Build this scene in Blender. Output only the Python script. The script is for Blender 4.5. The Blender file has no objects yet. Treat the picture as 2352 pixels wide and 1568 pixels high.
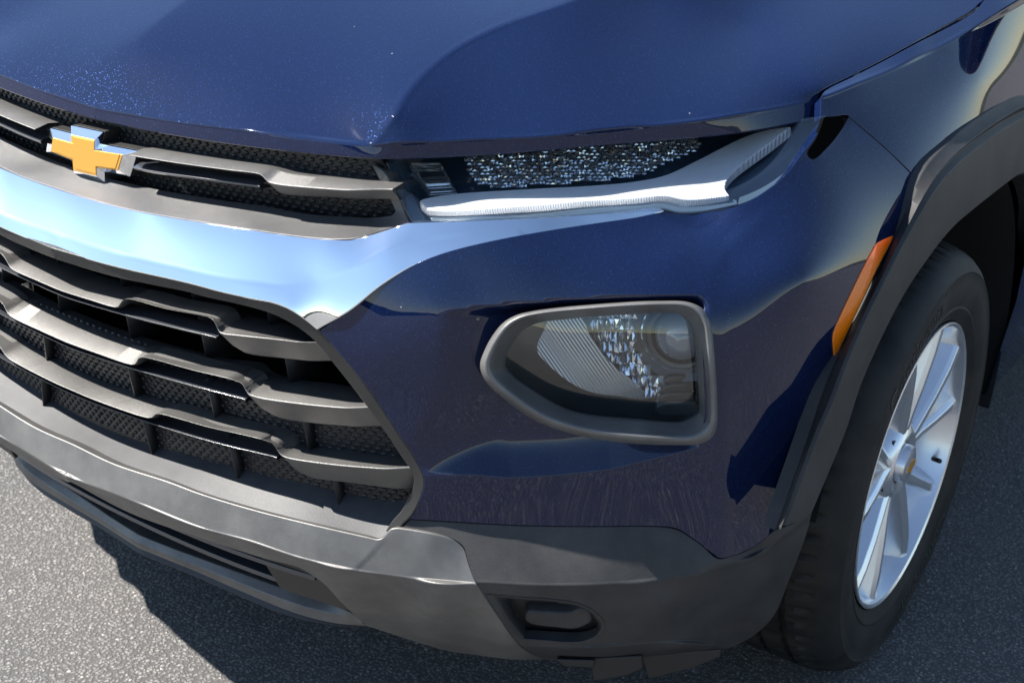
import bpy, bmesh, math, random
import numpy as np
from mathutils import Vector, Matrix
from mathutils.geometry import delaunay_2d_cdt
random.seed(4); rng = np.random.default_rng(4)
scene = bpy.context.scene
# ------------------------------------------------------------------ camera
# measurements on the photograph are noted on a 2352 x 1568 grid; metres: x to the car's left, y to its rear, z up
W, H, F = 2352., 1568., 2920.2124
CAM = np.array([1.32670, -0.93830, 1.28817])
YAW, PITCH, ROLL = -0.5935746, 0.4148171, 0.0371765
fw = np.array([math.sin(YAW)*math.cos(PITCH), math.cos(YAW)*math.cos(PITCH), -math.sin(PITCH)])
rt = np.array([math.cos(YAW), -math.sin(YAW), 0.]); up = np.cross(rt, fw)
rt, up = math.cos(ROLL)*rt+math.sin(ROLL)*up, -math.sin(ROLL)*rt+math.cos(ROLL)*up
cd = bpy.data.cameras.new('camera'); cam = bpy.data.objects.new('camera', cd); scene.collection.objects.link(cam)
cam.matrix_world = Matrix([[rt[0], up[0], -fw[0], CAM[0]], [rt[1], up[1], -fw[1], CAM[1]], [rt[2], up[2], -fw[2], CAM[2]], [0, 0, 0, 1]])
cd.sensor_width = 36; cd.lens = F*36/W; cd.clip_start = .05; cd.clip_end = 2000
cd.dof.use_dof = True; cd.dof.focus_distance = 1.55; cd.dof.aperture_fstop = 9
scene.camera = cam
# ------------------------------------------------------------------ sky and sun
SUN_EL, SUN_AZ = math.radians(48.5), math.radians(27)          # sun on the car's right, a little ahead of it
sdir = np.array([-math.cos(SUN_EL)*math.cos(SUN_AZ), -math.cos(SUN_EL)*math.sin(SUN_AZ), math.sin(SUN_EL)])
world = bpy.data.worlds.new('World'); scene.world = world; world.use_nodes = True
wn = world.node_tree.nodes; bg = wn['Background']; sky = wn.new('ShaderNodeTexSky')
sky.sky_type = 'NISHITA'; sky.sun_disc = False; sky.sun_elevation = SUN_EL
sky.sun_rotation = math.atan2(sdir[0], sdir[1]); sky.air_density = 1.0; sky.altitude = 0; sky.dust_density = .12; sky.ozone_density = 1.6
world.node_tree.links.new(sky.outputs[0], bg.inputs[0]); bg.inputs[1].default_value = .074
sl = bpy.data.lights.new('sun', 'SUN'); sun = bpy.data.objects.new('sun', sl); scene.collection.objects.link(sun)
sl.energy = 5.0; sl.angle = math.radians(.53); sl.color = (1, .955, .89)
sun.rotation_euler = Vector(sdir).to_track_quat('Z', 'Y').to_euler()
scene.view_settings.view_transform = 'Standard'; scene.view_settings.look = 'None'; scene.view_settings.exposure = 1.38; scene.view_settings.gamma = 1
scene.render.engine = 'CYCLES'
# ------------------------------------------------------------------ materials
def sock(n, k): return n.inputs[k]
class Mat:
    def __init__(s, name):
        s.m = bpy.data.materials.new(name); s.m.use_nodes = True; s.t = s.m.node_tree; s.n = s.t.nodes; s.b = s.n['Principled BSDF']
    def set(s, **k):
        names = dict(color='Base Color', rough='Roughness', metal='Metallic', coat='Coat Weight', coatr='Coat Roughness', ior='IOR', spec='Specular IOR Level', alpha='Alpha', trans='Transmission Weight', subs='Subsurface Weight')
        for a, v in k.items():
            if a == 'color': v = tuple(v)+(1,)
            s.b.inputs[names[a]].default_value = v
        return s
    def node(s, t, **k):
        n = s.n.new(t)
        for a, v in k.items():
            if a.startswith('i_'): n.inputs[a[2:].replace('_', ' ')].default_value = v
            else: setattr(n, a, v)
        return n
    def link(s, a, b): s.t.links.new(a, b)
    def pos(s):
        if not hasattr(s, '_g'): s._g = s.node('ShaderNodeNewGeometry')
        return s._g.outputs['Position']
    def noise(s, scale, detail=3, rough=.55, vec=None):
        n = s.node('ShaderNodeTexNoise'); n.inputs['Scale'].default_value = scale; n.inputs['Detail'].default_value = detail; n.inputs['Roughness'].default_value = rough
        s.link(vec or s.pos(), n.inputs['Vector']); return n.outputs['Fac']
    def voro(s, scale, feature='F1', vec=None, out='Distance'):
        n = s.node('ShaderNodeTexVoronoi'); n.feature = feature; n.inputs['Scale'].default_value = scale
        s.link(vec or s.pos(), n.inputs['Vector']); return n.outputs[out]
    def ramp(s, fac, stops):
        n = s.node('ShaderNodeValToRGB'); e = n.color_ramp.elements
        while len(e) < len(stops): e.new(.5)
        for i, (p, c) in enumerate(stops):
            e[i].position = p; e[i].color = (c, c, c, 1) if isinstance(c, (int, float)) else tuple(c)+(1,)
        s.link(fac, n.inputs[0]); return n.outputs[0]
    def mix(s, fac, a, b, mode='MIX'):
        n = s.node('ShaderNodeMix'); n.data_type = 'RGBA'; n.blend_type = mode
        for v, i in ((fac, 0), (a, 6), (b, 7)):
            if isinstance(v, (int, float)): n.inputs[i].default_value = v if i == 0 else (v, v, v, 1)
            elif isinstance(v, tuple): n.inputs[i].default_value = v+(1,)
            else: s.link(v, n.inputs[i])
        return n.outputs[2]
    def math(s, op, a, b=0., c=0.):
        n = s.node('ShaderNodeMath'); n.operation = op
        for i, v in enumerate((a, b, c)):
            if isinstance(v, (int, float)): n.inputs[i].default_value = v
            else: s.link(v, n.inputs[i])
        return n.outputs[0]
    def bump(s, h, dist=.001, strength=1., to='Normal'):
        n = s.node('ShaderNodeBump'); n.inputs['Distance'].default_value = dist; n.inputs['Strength'].default_value = strength
        s.link(h, n.inputs['Height']); s.link(n.outputs[0], s.b.inputs[to]); return n.outputs[0]
    def to(s, o, k): s.link(o, s.b.inputs[k])
M = {}
def plain(name, **k): M[name] = Mat(name).set(**k).m
def make_mats():
    # dark blue metallic paint under clear coat: flakes are tiny tilted mirrors, a few bug and stone-chip specks on top
    p = Mat('navy_paint').set(color=(.012, .022, .085), metal=0, rough=.42, spec=0., coat=1., coatr=.015); p.b.inputs['Coat IOR'].default_value = 1.56
    fl = p.node('ShaderNodeTexVoronoi'); fl.inputs['Scale'].default_value = 2000; p.link(p.pos(), fl.inputs['Vector'])
    geo = p._g
    sub = p.node('ShaderNodeVectorMath', operation='SUBTRACT'); p.link(fl.outputs['Color'], sub.inputs[0]); sub.inputs[1].default_value = (.5, .5, .5)
    sc = p.node('ShaderNodeVectorMath', operation='SCALE'); p.link(sub.outputs[0], sc.inputs[0]); sc.inputs['Scale'].default_value = .45
    ad = p.node('ShaderNodeVectorMath', operation='ADD'); p.link(sc.outputs[0], ad.inputs[0]); p.link(geo.outputs['Normal'], ad.inputs[1])
    nm = p.node('ShaderNodeVectorMath', operation='NORMALIZE'); p.link(ad.outputs[0], nm.inputs[0]); p.link(nm.outputs[0], p.b.inputs['Normal'])
    gl = p.ramp(fl.outputs['Color'], [(.90, 0), (.94, 1)])
    col = p.mix(gl, (.0038, .0096, .040), (.07, .14, .42))
    v2 = p.node('ShaderNodeTexVoronoi'); v2.inputs['Scale'].default_value = 30; p.link(p.pos(), v2.inputs['Vector'])
    near = p.ramp(v2.outputs['Distance'], [(.0, 1), (.016, 1), (.026, 0)]); some = p.ramp(v2.outputs['Color'], [(.72, 0), (.74, 1)])
    speck = p.mix(1., near, some, 'MULTIPLY'); col = p.mix(p.math('MULTIPLY', speck, .7), col, (.62, .62, .58)); p.to(col, 'Base Color')
    p.to(p.ramp(p.noise(9, 4), [(.35, .012), (.75, .045)]), 'Coat Roughness'); p.to(p.math('MULTIPLY', gl, .9), 'Metallic')
    M['paint'] = p.m
    c = Mat('chrome').set(color=(.96, .97, .98), metal=1, rough=.03)
    c.to(c.ramp(c.noise(40, 5), [(.45, .02), (.8, .10)]), 'Roughness'); M['chrome'] = c.m
    # satin moulded grey of the slats: fine sparkle, dust
    g = Mat('satin_grey_plastic').set(metal=.85, rough=.5)
    g.to(g.mix(g.noise(35, 5), (.15, .147, .143), (.23, .225, .217)), 'Base Color')
    g.to(g.ramp(g.noise(1400, 1), [(.3, .42), (.7, .58)]), 'Roughness'); g.bump(g.noise(1500, 1), .00035, .8); M['satin'] = g.m
    g2 = Mat('satin_valance_plastic').set(metal=.4, rough=.40); g2.to(g2.mix(g2.noise(20, 5), (.06, .06, .062), (.105, .104, .104)), 'Base Color'); g2.bump(g2.noise(1500, 1), .00035, .8); M['satin2'] = g2.m
    d = Mat('skid_grey_plastic').set(metal=.65, rough=.5)
    dn = d.noise(14, 6, .65); d.to(d.mix(d.ramp(dn, [(.35, 0), (.68, 1)]), (.125, .122, .12), (.19, .186, .178)), 'Base Color')
    d.bump(d.noise(1300, 1), .0003, .7); M['skid'] = d.m
    # rough black plastic cladding, dusty with dried water spots
    k = Mat('black_cladding_plastic').set(rough=.55, spec=.45)
    dust = k.ramp(k.noise(10, 6, .65), [(.35, 0), (.75, 1)])
    spots = k.ramp(k.voro(260), [(.22, 1), (.30, 0)]); zone = k.ramp(k.noise(16, 3), [(.50, 0), (.62, 1)])
    base = k.mix(dust, (.020, .020, .021), (.050, .049, .049)); base = k.mix(k.math('MULTIPLY', k.mix(1., spots, zone, 'MULTIPLY'), .65), base, (.02, .02, .021))
    k.to(base, 'Base Color'); k.bump(k.noise(900, 2), .0004, .8); M['clad'] = k.m
    f = Mat('grille_frame_plastic').set(rough=.45); f.to(f.mix(f.noise(30, 4), (.018, .018, .018), (.034, .033, .032)), 'Base Color'); f.bump(f.noise(1200, 1), .0003, .6); M['frame'] = f.m
    v = Mat('valance_plastic').set(rough=.5, spec=.4)
    vd = v.ramp(v.noise(9, 6, .7), [(.35, 0), (.72, 1)]); v.to(v.mix(vd, (.032, .033, .036), (.062, .062, .065)), 'Base Color'); v.bump(v.noise(1200, 1), .0003, .7); M['valance'] = v.m
    plain('black', color=(.012, .012, .013), rough=.5); plain('dark', color=(.013, .013, .0145), rough=.45)
    plain('void', color=(.004, .004, .004), rough=.9, spec=0.); plain('liner', color=(.008, .008, .008), rough=.95)
    plain('bar_gloss', color=(.045, .048, .056), rough=.3, coat=.8, coatr=.12)
    e = Mat('emblem_gold').set(color=(.72, .36, .055), metal=.45, rough=.42, coat=.5, coatr=.1)
    w = e.node('ShaderNodeTexWave'); w.bands_direction = 'Z'; w.inputs['Scale'].default_value = 160; e.link(e.pos(), w.inputs['Vector']); e.bump(w.outputs['Fac'], .0002, .35); M['gold'] = e.m
    # clear lamp plastic: mirror-like at grazing angles, see-through otherwise
    m = Mat('clear_lens'); m.n.remove(m.b); out = m.n['Material Output']
    tr = m.node('ShaderNodeBsdfTransparent'); tr.inputs[0].default_value = (.93, .95, .96, 1); gs = m.node('ShaderNodeBsdfGlossy'); gs.inputs['Roughness'].default_value = .012
    fr = m.node('ShaderNodeLayerWeight'); fr.inputs[0].default_value = .5; mx = m.node('ShaderNodeMixShader')
    m.link(m.math('MULTIPLY_ADD', m.math('POWER', fr.outputs['Facing'], 4.), .86, .11), mx.inputs[0]); m.link(tr.outputs[0], mx.inputs[1]); m.link(gs.outputs[0], mx.inputs[2]); m.link(mx.outputs[0], out.inputs[0]); M['lens'] = m.m
    h = Mat('lamp_housing_gloss').set(color=(.05, .082, .12), metal=.1, rough=.3, coat=.5, coatr=.05); M['housing'] = h.m  # blue-grey base colour stands in for sky reflected in the lens
    plain('lamp_black', color=(.016, .015, .014), rough=.3, coat=.4, coatr=.1)
    lg = Mat('light_guide_plastic').set(color=(.80, .81, .85), rough=.3, trans=0., coat=.4)
    wv_ = lg.node('ShaderNodeTexWave'); wv_.bands_direction = 'X'; wv_.inputs['Scale'].default_value = 150; lg.link(lg.pos(), wv_.inputs['Vector']); lg.bump(wv_.outputs['Fac'], .0012, .8)
    lg.to(lg.mix(wv_.outputs['Fac'], (.80, .81, .85), (.97, .97, .98)), 'Base Color'); M['guide'] = lg.m
    rf = Mat('reflector_facets').set(color=(.92, .95, .98), metal=.85, rough=.08)
    M['reflector'] = rf.m
    rr = Mat('ribbed_reflector').set(color=(.55, .54, .53), metal=.75, rough=.22); wr_ = rr.node('ShaderNodeTexWave'); wr_.bands_direction = 'DIAGONAL'; wr_.inputs['Scale'].default_value = 105; rr.link(rr.pos(), wr_.inputs['Vector']); rr.bump(wr_.outputs['Fac'], .0009, 1.); M['ribbed'] = rr.m
    gsx = Mat('projector_glass').set(color=(.22, .24, .27), rough=.03, metal=.25, coat=1., coatr=.01); M['glassball'] = gsx.m
    o = Mat('amber_lens').set(color=(1., .215, .002), rough=.28, coat=.6, coatr=.06, subs=.3)
    ov = o.voro(420); o.bump(ov, .0012, .55); M['amber'] = o.m
    plain('amber_bulb', color=(.85, .22, .02), rough=.2, coat=1.)
    t = Mat('tyre_rubber').set(rough=.62, spec=.35); t.to(t.mix(t.ramp(t.noise(14, 5), [(.4, 0), (.75, 1)]), (.010, .010, .010), (.030, .028, .025)), 'Base Color'); t.bump(t.noise(500, 2), .0003, .5); M['tyre'] = t.m
    plain('tyre_letters', color=(.03, .028, .026), rough=.5)
    plain('rim_silver', color=(.80, .81, .83), metal=.72, rough=.27, coat=.7, coatr=.05)
    plain('glass_dark', color=(.01, .012, .014), rough=.02, coat=1.)
    plain('white_paint', color=(.75, .74, .70), rough=.7)
    # asphalt: binder with pale and brown stones of several sizes, a little grit
    a = Mat('asphalt').set(rough=.88)
    st = a.node('ShaderNodeTexVoronoi'); st.inputs['Scale'].default_value = 185; wv = a.node('ShaderNodeVectorMath', operation='ADD')
    nz = a.node('ShaderNodeTexNoise'); nz.inputs['Scale'].default_value = 120; a.link(a.pos(), nz.inputs['Vector']); sc2 = a.node('ShaderNodeVectorMath', operation='SCALE'); a.link(nz.outputs['Color'], sc2.inputs[0]); sc2.inputs['Scale'].default_value = .008
    a.link(a.pos(), wv.inputs[0]); a.link(sc2.outputs[0], wv.inputs[1]); a.link(wv.outputs[0], st.inputs['Vector'])
    tone = a.ramp(st.outputs['Color'], [(.0, (.11, .107, .105)), (.40, (.175, .17, .165)), (.70, (.235, .226, .217)), (.88, (.34, .315, .29)), (.97, (.58, .54, .49))])
    gap = a.ramp(st.outputs['Distance'], [(.30, 0), (.50, 1)]); c1 = a.mix(gap, tone, (.075, .073, .072))
    big = a.noise(3.5, 5); c2 = a.mix(a.ramp(big, [(.3, .0), (.7, .45)]), c1, a.mix(.5, c1, (.16, .15, .14)))
    a.to(c2, 'Base Color')
    hh = a.math('ADD', a.math('MULTIPLY', a.ramp(st.outputs['Distance'], [(.1, 1), (.75, 0)]), 1.0), a.math('MULTIPLY', a.noise(700, 3), .5))
    a.bump(hh, .0016, 1.); M['asphalt'] = a.m
    hl = Mat('far_trees').set(rough=.9); hl.to(hl.mix(hl.noise(.12, 5), (.025, .035, .018), (.07, .075, .045)), 'Base Color'); M['hills'] = hl.m
make_mats()
# ------------------------------------------------------------------ scene graph helpers
COL = scene.collection
def mesh_obj(name, verts, faces, mat, parent=None, normals=None, smooth=True):
    me = bpy.data.meshes.new(name); me.from_pydata([tuple(map(float, v)) for v in verts], [], [tuple(map(int, f)) for f in faces]); me.update()
    me.polygons.foreach_set('use_smooth', [smooth]*len(me.polygons))
    if normals is not None: me.normals_split_custom_set_from_vertices([tuple(map(float, n)) for n in normals])
    me.materials.append(M[mat]); o = bpy.data.objects.new(name, me); COL.objects.link(o)
    if parent is not None: o.parent = parent
    return o
def empty(name, parent=None, loc=(0, 0, 0)):
    o = bpy.data.objects.new(name, None); COL.objects.link(o); o.parent = parent; o.location = loc; o.empty_display_size = .05; return o
def bevel(o, w=.0015, seg=2, ang=28):
    m = o.modifiers.new('edge', 'BEVEL'); m.width = w; m.segments = seg; m.limit_method = 'ANGLE'; m.angle_limit = math.radians(ang); m.harden_normals = True; return o
def both(V, Fc, N=None):
    "append the mirror image about the car's centre plane"
    V = np.asarray(V, float); n = len(V); V2 = V*[-1, 1, 1]
    F2 = [tuple(i+n for i in reversed(f)) for f in Fc]
    N2 = None if N is None else np.vstack([N, np.asarray(N)*[-1, 1, 1]])
    return np.vstack([V, V2]), list(Fc)+F2, N2
# ------------------------------------------------------------------ from measured points to positions
def ray(u, v):
    u = np.asarray(u, float)[..., None]; v = np.asarray(v, float)[..., None]
    return fw+rt*(u-W/2)/F-up*(v-H/2)/F
def yc(x):                                             # plan curve of the nose
    x = np.abs(x); return np.where(x < .5, .19*x*x+.42*x**4, .07375+.40*(x-.5)+.35*(x-.5)**2)
def P(u, v, k, val):
    "point seen at (u, v) whose x, y or z is val; k = 'c': lies on the nose curve set back by val"
    d = ray(u, v)
    if k == 'c':
        y = val
        for _ in range(60):
            q = CAM+(y-CAM[1])/d[1]*d; y = .5*y+.5*(val+yc(q[0]))
        return q
    i = 'xyz'.index(k); return CAM+(val-CAM[i])/d[i]*d
def proj(p):
    d = np.asarray(p)-CAM; z = d@fw; return W/2+F*(d@rt)/z, H/2-F*(d@up)/z, z
class Surf:
    "smooth sheet (thin plate spline of 1/distance) through measured points"
    def __init__(s, pts, mirror=False, lam=0.):
        U = []
        for q in pts:
            p = np.array(q[1]) if q[0] == 'P' else P(*q)
            U.append(proj(p))
            if mirror and abs(p[0]) > .012: U.append(proj(p*[-1, 1, 1]))
        U = np.array(U); s.c = U[:, :2]/1000.; w = 1/U[:, 2]; n = len(U)
        K = s.k(np.linalg.norm(s.c[:, None]-s.c[None], axis=2))+lam*np.eye(n); Q = np.c_[np.ones(n), s.c]
        A = np.zeros((n+3, n+3)); A[:n, :n] = K; A[:n, n:] = Q; A[n:, :n] = Q.T
        s.a = np.linalg.solve(A+1e-12*np.eye(n+3), np.r_[w, 0, 0, 0])
    @staticmethod
    def k(r): return np.where(r > 1e-9, r*r*np.log(np.maximum(r, 1e-9)), 0)
    def __call__(s, u, v):
        q = np.stack([np.asarray(u, float), np.asarray(v, float)], -1)/1000.; sh = q.shape[:-1]; q = q.reshape(-1, 2)
        K = s.k(np.linalg.norm(q[:, None]-s.c[None], axis=2))
        return (K@s.a[:-3]+s.a[-3]+q@s.a[-2:]).reshape(sh)
def smin(a, b, k=.003):
    h = np.clip(.5+.5*(b-a)/k, 0, 1); return b*(1-h)+a*h-k*h*(1-h)
def blend(a, b, sd, d):
    "two sheets joined along a crease: a where sd < 0, b beyond it, rounded over d"
    def f(u, v): g = sm(-d, d, sd(u, v)); return a(u, v)*(1-g)+b(u, v)*g
    return f
def sm(a, b, x):
    t = np.clip((x-a)/(b-a), 0, 1); return t*t*(3-2*t)
def smax(a, b, k=.003): return -smin(-a, -b, k)
def deeper(f, d): return lambda u, v: 1/(1/f(u, v)+d)
def pos(f, u, v): return CAM+ray(u, v)/np.asarray(f(u, v))[..., None]
def nrm(f, u, v, e=.6):
    a = pos(f, u+e, v)-pos(f, u-e, v); b = pos(f, u, v+e)-pos(f, u, v-e); n = np.cross(b, a)
    n /= np.linalg.norm(n, axis=-1, keepdims=True)+1e-12
    s = np.sign(np.sum(n*ray(u, v), -1, keepdims=True)); return -n*np.where(s == 0, 1, s)
def mid(f, a, b):
    "where the line from a to b on the sheet f crosses the car's centre plane"
    a, b = np.array(a, float), np.array(b, float); lo, hi = -.6, 1.6
    for _ in range(40):
        t = (lo+hi)/2; q = a+(b-a)*t
        if pos(f, q[0], q[1])[0] < 0: lo = t
        else: hi = t
    return tuple(a+(b-a)*lo)
def curve(pts, step=8., closed=False):
    "smooth curve through 2-D or 3-D points; a trailing '|' entry after a point makes it a corner"
    P_, cor = [], []
    for p in pts:
        if p == '|': cor[-1] = True
        else: P_.append(np.array(p, float)); cor.append(False)
    n = len(P_); out = []
    for i in range(n if closed else n-1):
        a, b = P_[i], P_[(i+1) % n]
        p0 = P_[(i-1) % n] if (closed or i > 0) and not cor[i] else a-(b-a)
        p3 = P_[(i+2) % n] if (closed or i+2 < n) and not cor[(i+1) % n] else b+(b-a)
        d0, d1, d2 = [max(np.linalg.norm(x)**.5, 1e-6) for x in (a-p0, b-a, p3-b)]
        m1 = (b-a)+d1*((a-p0)/d0-(b-p0)/(d0+d1)) if True else 0
        m2 = (b-a)+d1*((p3-b)/d2-(p3-a)/(d1+d2))
        k = max(1, int(round(np.linalg.norm(b-a)/step)))
        for j in range(k):
            t = j/k; out.append((2*t**3-3*t*t+1)*a+(t**3-2*t*t+t)*m1+(-2*t**3+3*t*t)*b+(t**3-t*t)*m2)
    if not closed: out.append(P_[-1])
    return np.array(out)
def inside(q, poly):
    x, y = q[:, 0], q[:, 1]; r = np.zeros(len(q), bool); n = len(poly)
    for i in range(n):
        a, b = poly[i], poly[(i+1) % n]
        c = (a[1] > y) != (b[1] > y); r ^= c & (x < (b[0]-a[0])*(y-a[1])/((b[1]-a[1]) or 1e-12)+a[0])
    return r
def edge_dist(q, poly):
    d = np.full(len(q), 1e9)
    for i in range(len(poly)):
        a, b = poly[i], poly[(i+1) % len(poly)]; ab = b-a; t = np.clip(((q-a)@ab)/(ab@ab+1e-12), 0, 1); d = np.minimum(d, np.linalg.norm(q-a-t[:, None]*ab, axis=1))
    return d
def panel_data(outline, f, holes=(), step=12., thick=.010, rim=.0012, centre=False, cstep=8., creases=()):
    loops = [curve(outline, cstep, True)]+[curve(h, cstep, True) for h in holes]
    lo, hi = loops[0].min(0), loops[0].max(0)
    gx, gy = np.meshgrid(np.arange(lo[0], hi[0], step), np.arange(lo[1], hi[1], step)); gx[1::2] += step/2
    g = np.c_[gx.ravel(), gy.ravel()]; g = g[inside(g, loops[0])]
    for l in loops[1:]: g = g[~inside(g, l)]
    for l in loops: g = g[edge_dist(g, l) > step*.45]
    extra = []
    for line, d in creases:                                               # rows of points along and beside each crease
        c = np.array(line, float); s = np.r_[0, np.cumsum(np.linalg.norm(np.diff(c, axis=0), axis=1))]; t = np.arange(0, s[-1], 5.); c = np.c_[np.interp(t, s, c[:, 0]), np.interp(t, s, c[:, 1])]
        tg = np.gradient(c, axis=0); nn = np.c_[-tg[:, 1], tg[:, 0]]/np.linalg.norm(tg, axis=1, keepdims=True)
        keep = np.min(np.linalg.norm(g[:, None]-c[None, ::2], axis=2), axis=1) > d*1.15+4 if len(g) else np.zeros(0, bool); g = g[keep]
        for k in (-1.1, -.66, -.33, 0, .33, .66, 1.1):
            q = c+nn*d*k; q = q[inside(q, loops[0])]
            for l in loops[1:]: q = q[~inside(q, l)]
            for l in loops: q = q[edge_dist(q, l) > 2.2] if len(q) else q
            extra.append(q)
    if extra: g = np.vstack([g]+extra)
    pts, edges = [], []
    for l in loops:
        b = len(pts); pts += [Vector(p) for p in l]; edges += [(b+i, b+(i+1) % len(l)) for i in range(len(l))]
    nb = len(pts); pts += [Vector(p) for p in g]
    rv, _, rf, *_ = delaunay_2d_cdt(pts, edges, [], 0, 1e-5)
    uv = np.array([tuple(v) for v in rv]); cen = [(uv[list(t)].mean(0)) for t in rf]; cen = np.array(cen)
    ok = inside(cen, loops[0])
    for l in loops[1:]: ok &= ~inside(cen, l)
    V = pos(f, uv[:, 0], uv[:, 1]); N = nrm(f, uv[:, 0], uv[:, 1]); Fc = []
    for t, k in zip(rf, ok):
        if not k: continue
        t = list(t); n = np.cross(V[t[1]]-V[t[0]], V[t[2]]-V[t[0]])
        Fc.append(tuple(t) if n@N[t[0]] > 0 else tuple(reversed(t)))
    mids = []
    for l in loops:                                                       # stretches of the edge that run along the car's centre plane
        p = pos(f, l[:, 0], l[:, 1]); tg = np.roll(p, -1, 0)-np.roll(p, 1, 0); m_ = (np.abs(p[:, 0]) < .02) & (np.abs(tg[:, 0]) < .6*np.linalg.norm(tg, axis=1)) if centre else np.zeros(len(l), bool)
        mids.append(m_ | ((np.abs(p[:, 0]) < .011) if centre else False))
    if centre:
        mc = np.concatenate(mids); V[:len(mc)][mc, 0] = 0; V[np.abs(V[:, 0]) < .002, 0] = 0
        k = np.where(np.abs(V[:, 0]) == 0)[0]; N[k] = N[k]*[.25, 1, 1]
    V = list(V); N = list(N)
    for li, l in enumerate(loops):                                        # rounded edge and a flange going in
        n = len(l); p = pos(f, l[:, 0], l[:, 1]); nn = nrm(f, l[:, 0], l[:, 1]); tg = np.roll(p, -1, 0)-np.roll(p, 1, 0)
        out = np.cross(tg, nn); out /= np.linalg.norm(out, axis=1, keepdims=True)+1e-12
        test = l+np.array([(np.array(proj(p[i]+out[i]*.004)[:2])-l[i]) for i in range(n)]); flip = inside(test, loops[0]) if li == 0 else ~inside(test, l)
        if flip.mean() > .5: out = -out
        rings = []
        for th in (0, 30, 60, 90, 90):
            a = math.radians(th); q = p+out*rim*math.sin(a)-nn*rim*(1-math.cos(a)); m = nn*math.cos(a)+out*math.sin(a)
            if len(rings) == 4: q = q-nn*thick
            q[mids[li], 0] = 0
            rings.append(len(V)); V += list(q); N += list(m)
        for r in range(4):
            for i in range(n):
                j = (i+1) % n
                if mids[li][i] and mids[li][j]: continue
                a, b, c, d = rings[r]+i, rings[r]+j, rings[r+1]+j, rings[r+1]+i
                fn = np.cross(np.array(V[b])-V[a], np.array(V[d])-V[a])
                if np.linalg.norm(fn) < 1e-14: fn = np.cross(np.array(V[c])-V[b], np.array(V[d])-V[b])
                Fc.append((a, b, c, d) if fn@(np.array(N[a])+N[d]) > 0 else (d, c, b, a))
    return np.array(V), Fc, np.array(N)
def panel(name, outline, f, mat, parent, mirror=True, **k):
    V, Fc, N = panel_data(outline, f, **k)
    if mirror: V, Fc, N = both(V, Fc, N)
    return mesh_obj(name, V, Fc, mat, parent, N)
def line3(pts, k=None, val=None):
    return np.array([P(q[0], q[1], *(q[2:] if len(q) > 2 else (k, val))) for q in pts])
def at_x(L, xs):
    "y and z of a measured line as functions of x"
    L = curve([tuple(p) for p in L], .012); o = np.argsort(L[:, 0]); L = L[o]
    return np.c_[xs, np.interp(xs, L[:, 0], L[:, 1]), np.interp(xs, L[:, 0], L[:, 2])]
def loft_data(rows, close=False, caps=False):
    rows = [np.asarray(r, float) for r in rows]; m, n = len(rows), len(rows[0]); V = np.vstack(rows); Fc = []
    for r in range(m if close else m-1):
        for i in range(n-1):
            a, b = r*n+i, ((r+1) % m)*n+i; Fc.append((a, b, b+1, a+1))
    if caps: Fc += [tuple(r*n for r in range(m))[::-1], tuple(r*n+n-1 for r in range(m))]
    return V, Fc
def orient(o):
    bm = bmesh.new(); bm.from_mesh(o.data); bmesh.ops.recalc_face_normals(bm, faces=bm.faces); bm.to_mesh(o.data); bm.free(); return o
def loft(name, rows, mat, parent, mirror=True, close=False, caps=False, bev=.0015, weld=True):
    V, Fc = loft_data(rows, close, caps)
    if mirror: V, Fc, _ = both(V, Fc)
    o = mesh_obj(name, V, Fc, mat, parent)
    bm = bmesh.new(); bm.from_mesh(o.data)
    if weld: bmesh.ops.remove_doubles(bm, verts=bm.verts, dist=1e-5)
    bmesh.ops.recalc_face_normals(bm, faces=bm.faces); bm.to_mesh(o.data); bm.free()
    if bev: bevel(o, bev)
    return o
def box(name, lo, hi, mat, parent, mirror=False, bev=.002):
    x0, y0, z0 = lo; x1, y1, z1 = hi
    V = [(x0, y0, z0), (x1, y0, z0), (x1, y1, z0), (x0, y1, z0), (x0, y0, z1), (x1, y0, z1), (x1, y1, z1), (x0, y1, z1)]
    Fc = [(0, 3, 2, 1), (4, 5, 6, 7), (0, 1, 5, 4), (1, 2, 6, 5), (2, 3, 7, 6), (3, 0, 4, 7)]
    if mirror: V, Fc, _ = both(V, Fc)
    o = mesh_obj(name, V, Fc, mat, parent)
    return bevel(o, bev) if bev else o
def tube(name, path, r, mat, parent, seg=8, mirror=False):
    path = np.asarray(path, float); rows = []
    t = np.gradient(path, axis=0); t /= np.linalg.norm(t, axis=1, keepdims=True)
    ref = np.array([0, 0, 1.]) if abs(t[0][2]) < .9 else np.array([1., 0, 0]); a = np.cross(t, ref); a /= np.linalg.norm(a, axis=1, keepdims=True); b = np.cross(t, a)
    for i in range(seg):
        th = 2*math.pi*i/seg; rows.append(path+r*(math.cos(th)*a+math.sin(th)*b))
    return loft(name, rows, mat, parent, mirror, close=True, caps=True, bev=0)
# ------------------------------------------------------------------ ground and far skyline
gv, gf = [], []
S_ = 900.; o = mesh_obj('ground', [(-S_, -S_, 0), (S_, -S_, 0), (S_, S_, 0), (-S_, S_, 0)], [(0, 1, 2, 3)], 'asphalt'); o['kind'] = 'structure'
# ================================================================== the car
car = empty('car'); car['label'] = 'dark navy blue car with chrome grille bar, gold badge and black lower cladding'; car['category'] = 'car'
def panel2(name, outline, f, mat, parent, parent2=None, **k):
    "a panel on the car's left and its twin on the right"
    V, Fc, N = panel_data(outline, f, **k); o = mesh_obj(name, V, Fc, mat, parent, N)
    n = len(V); V2, F2, N2 = both(V, Fc, N); mesh_obj(name, V2[n:], [tuple(i-n for i in g) for g in F2[len(Fc):]], mat, parent2 or parent, N2[n:]); return o
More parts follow.
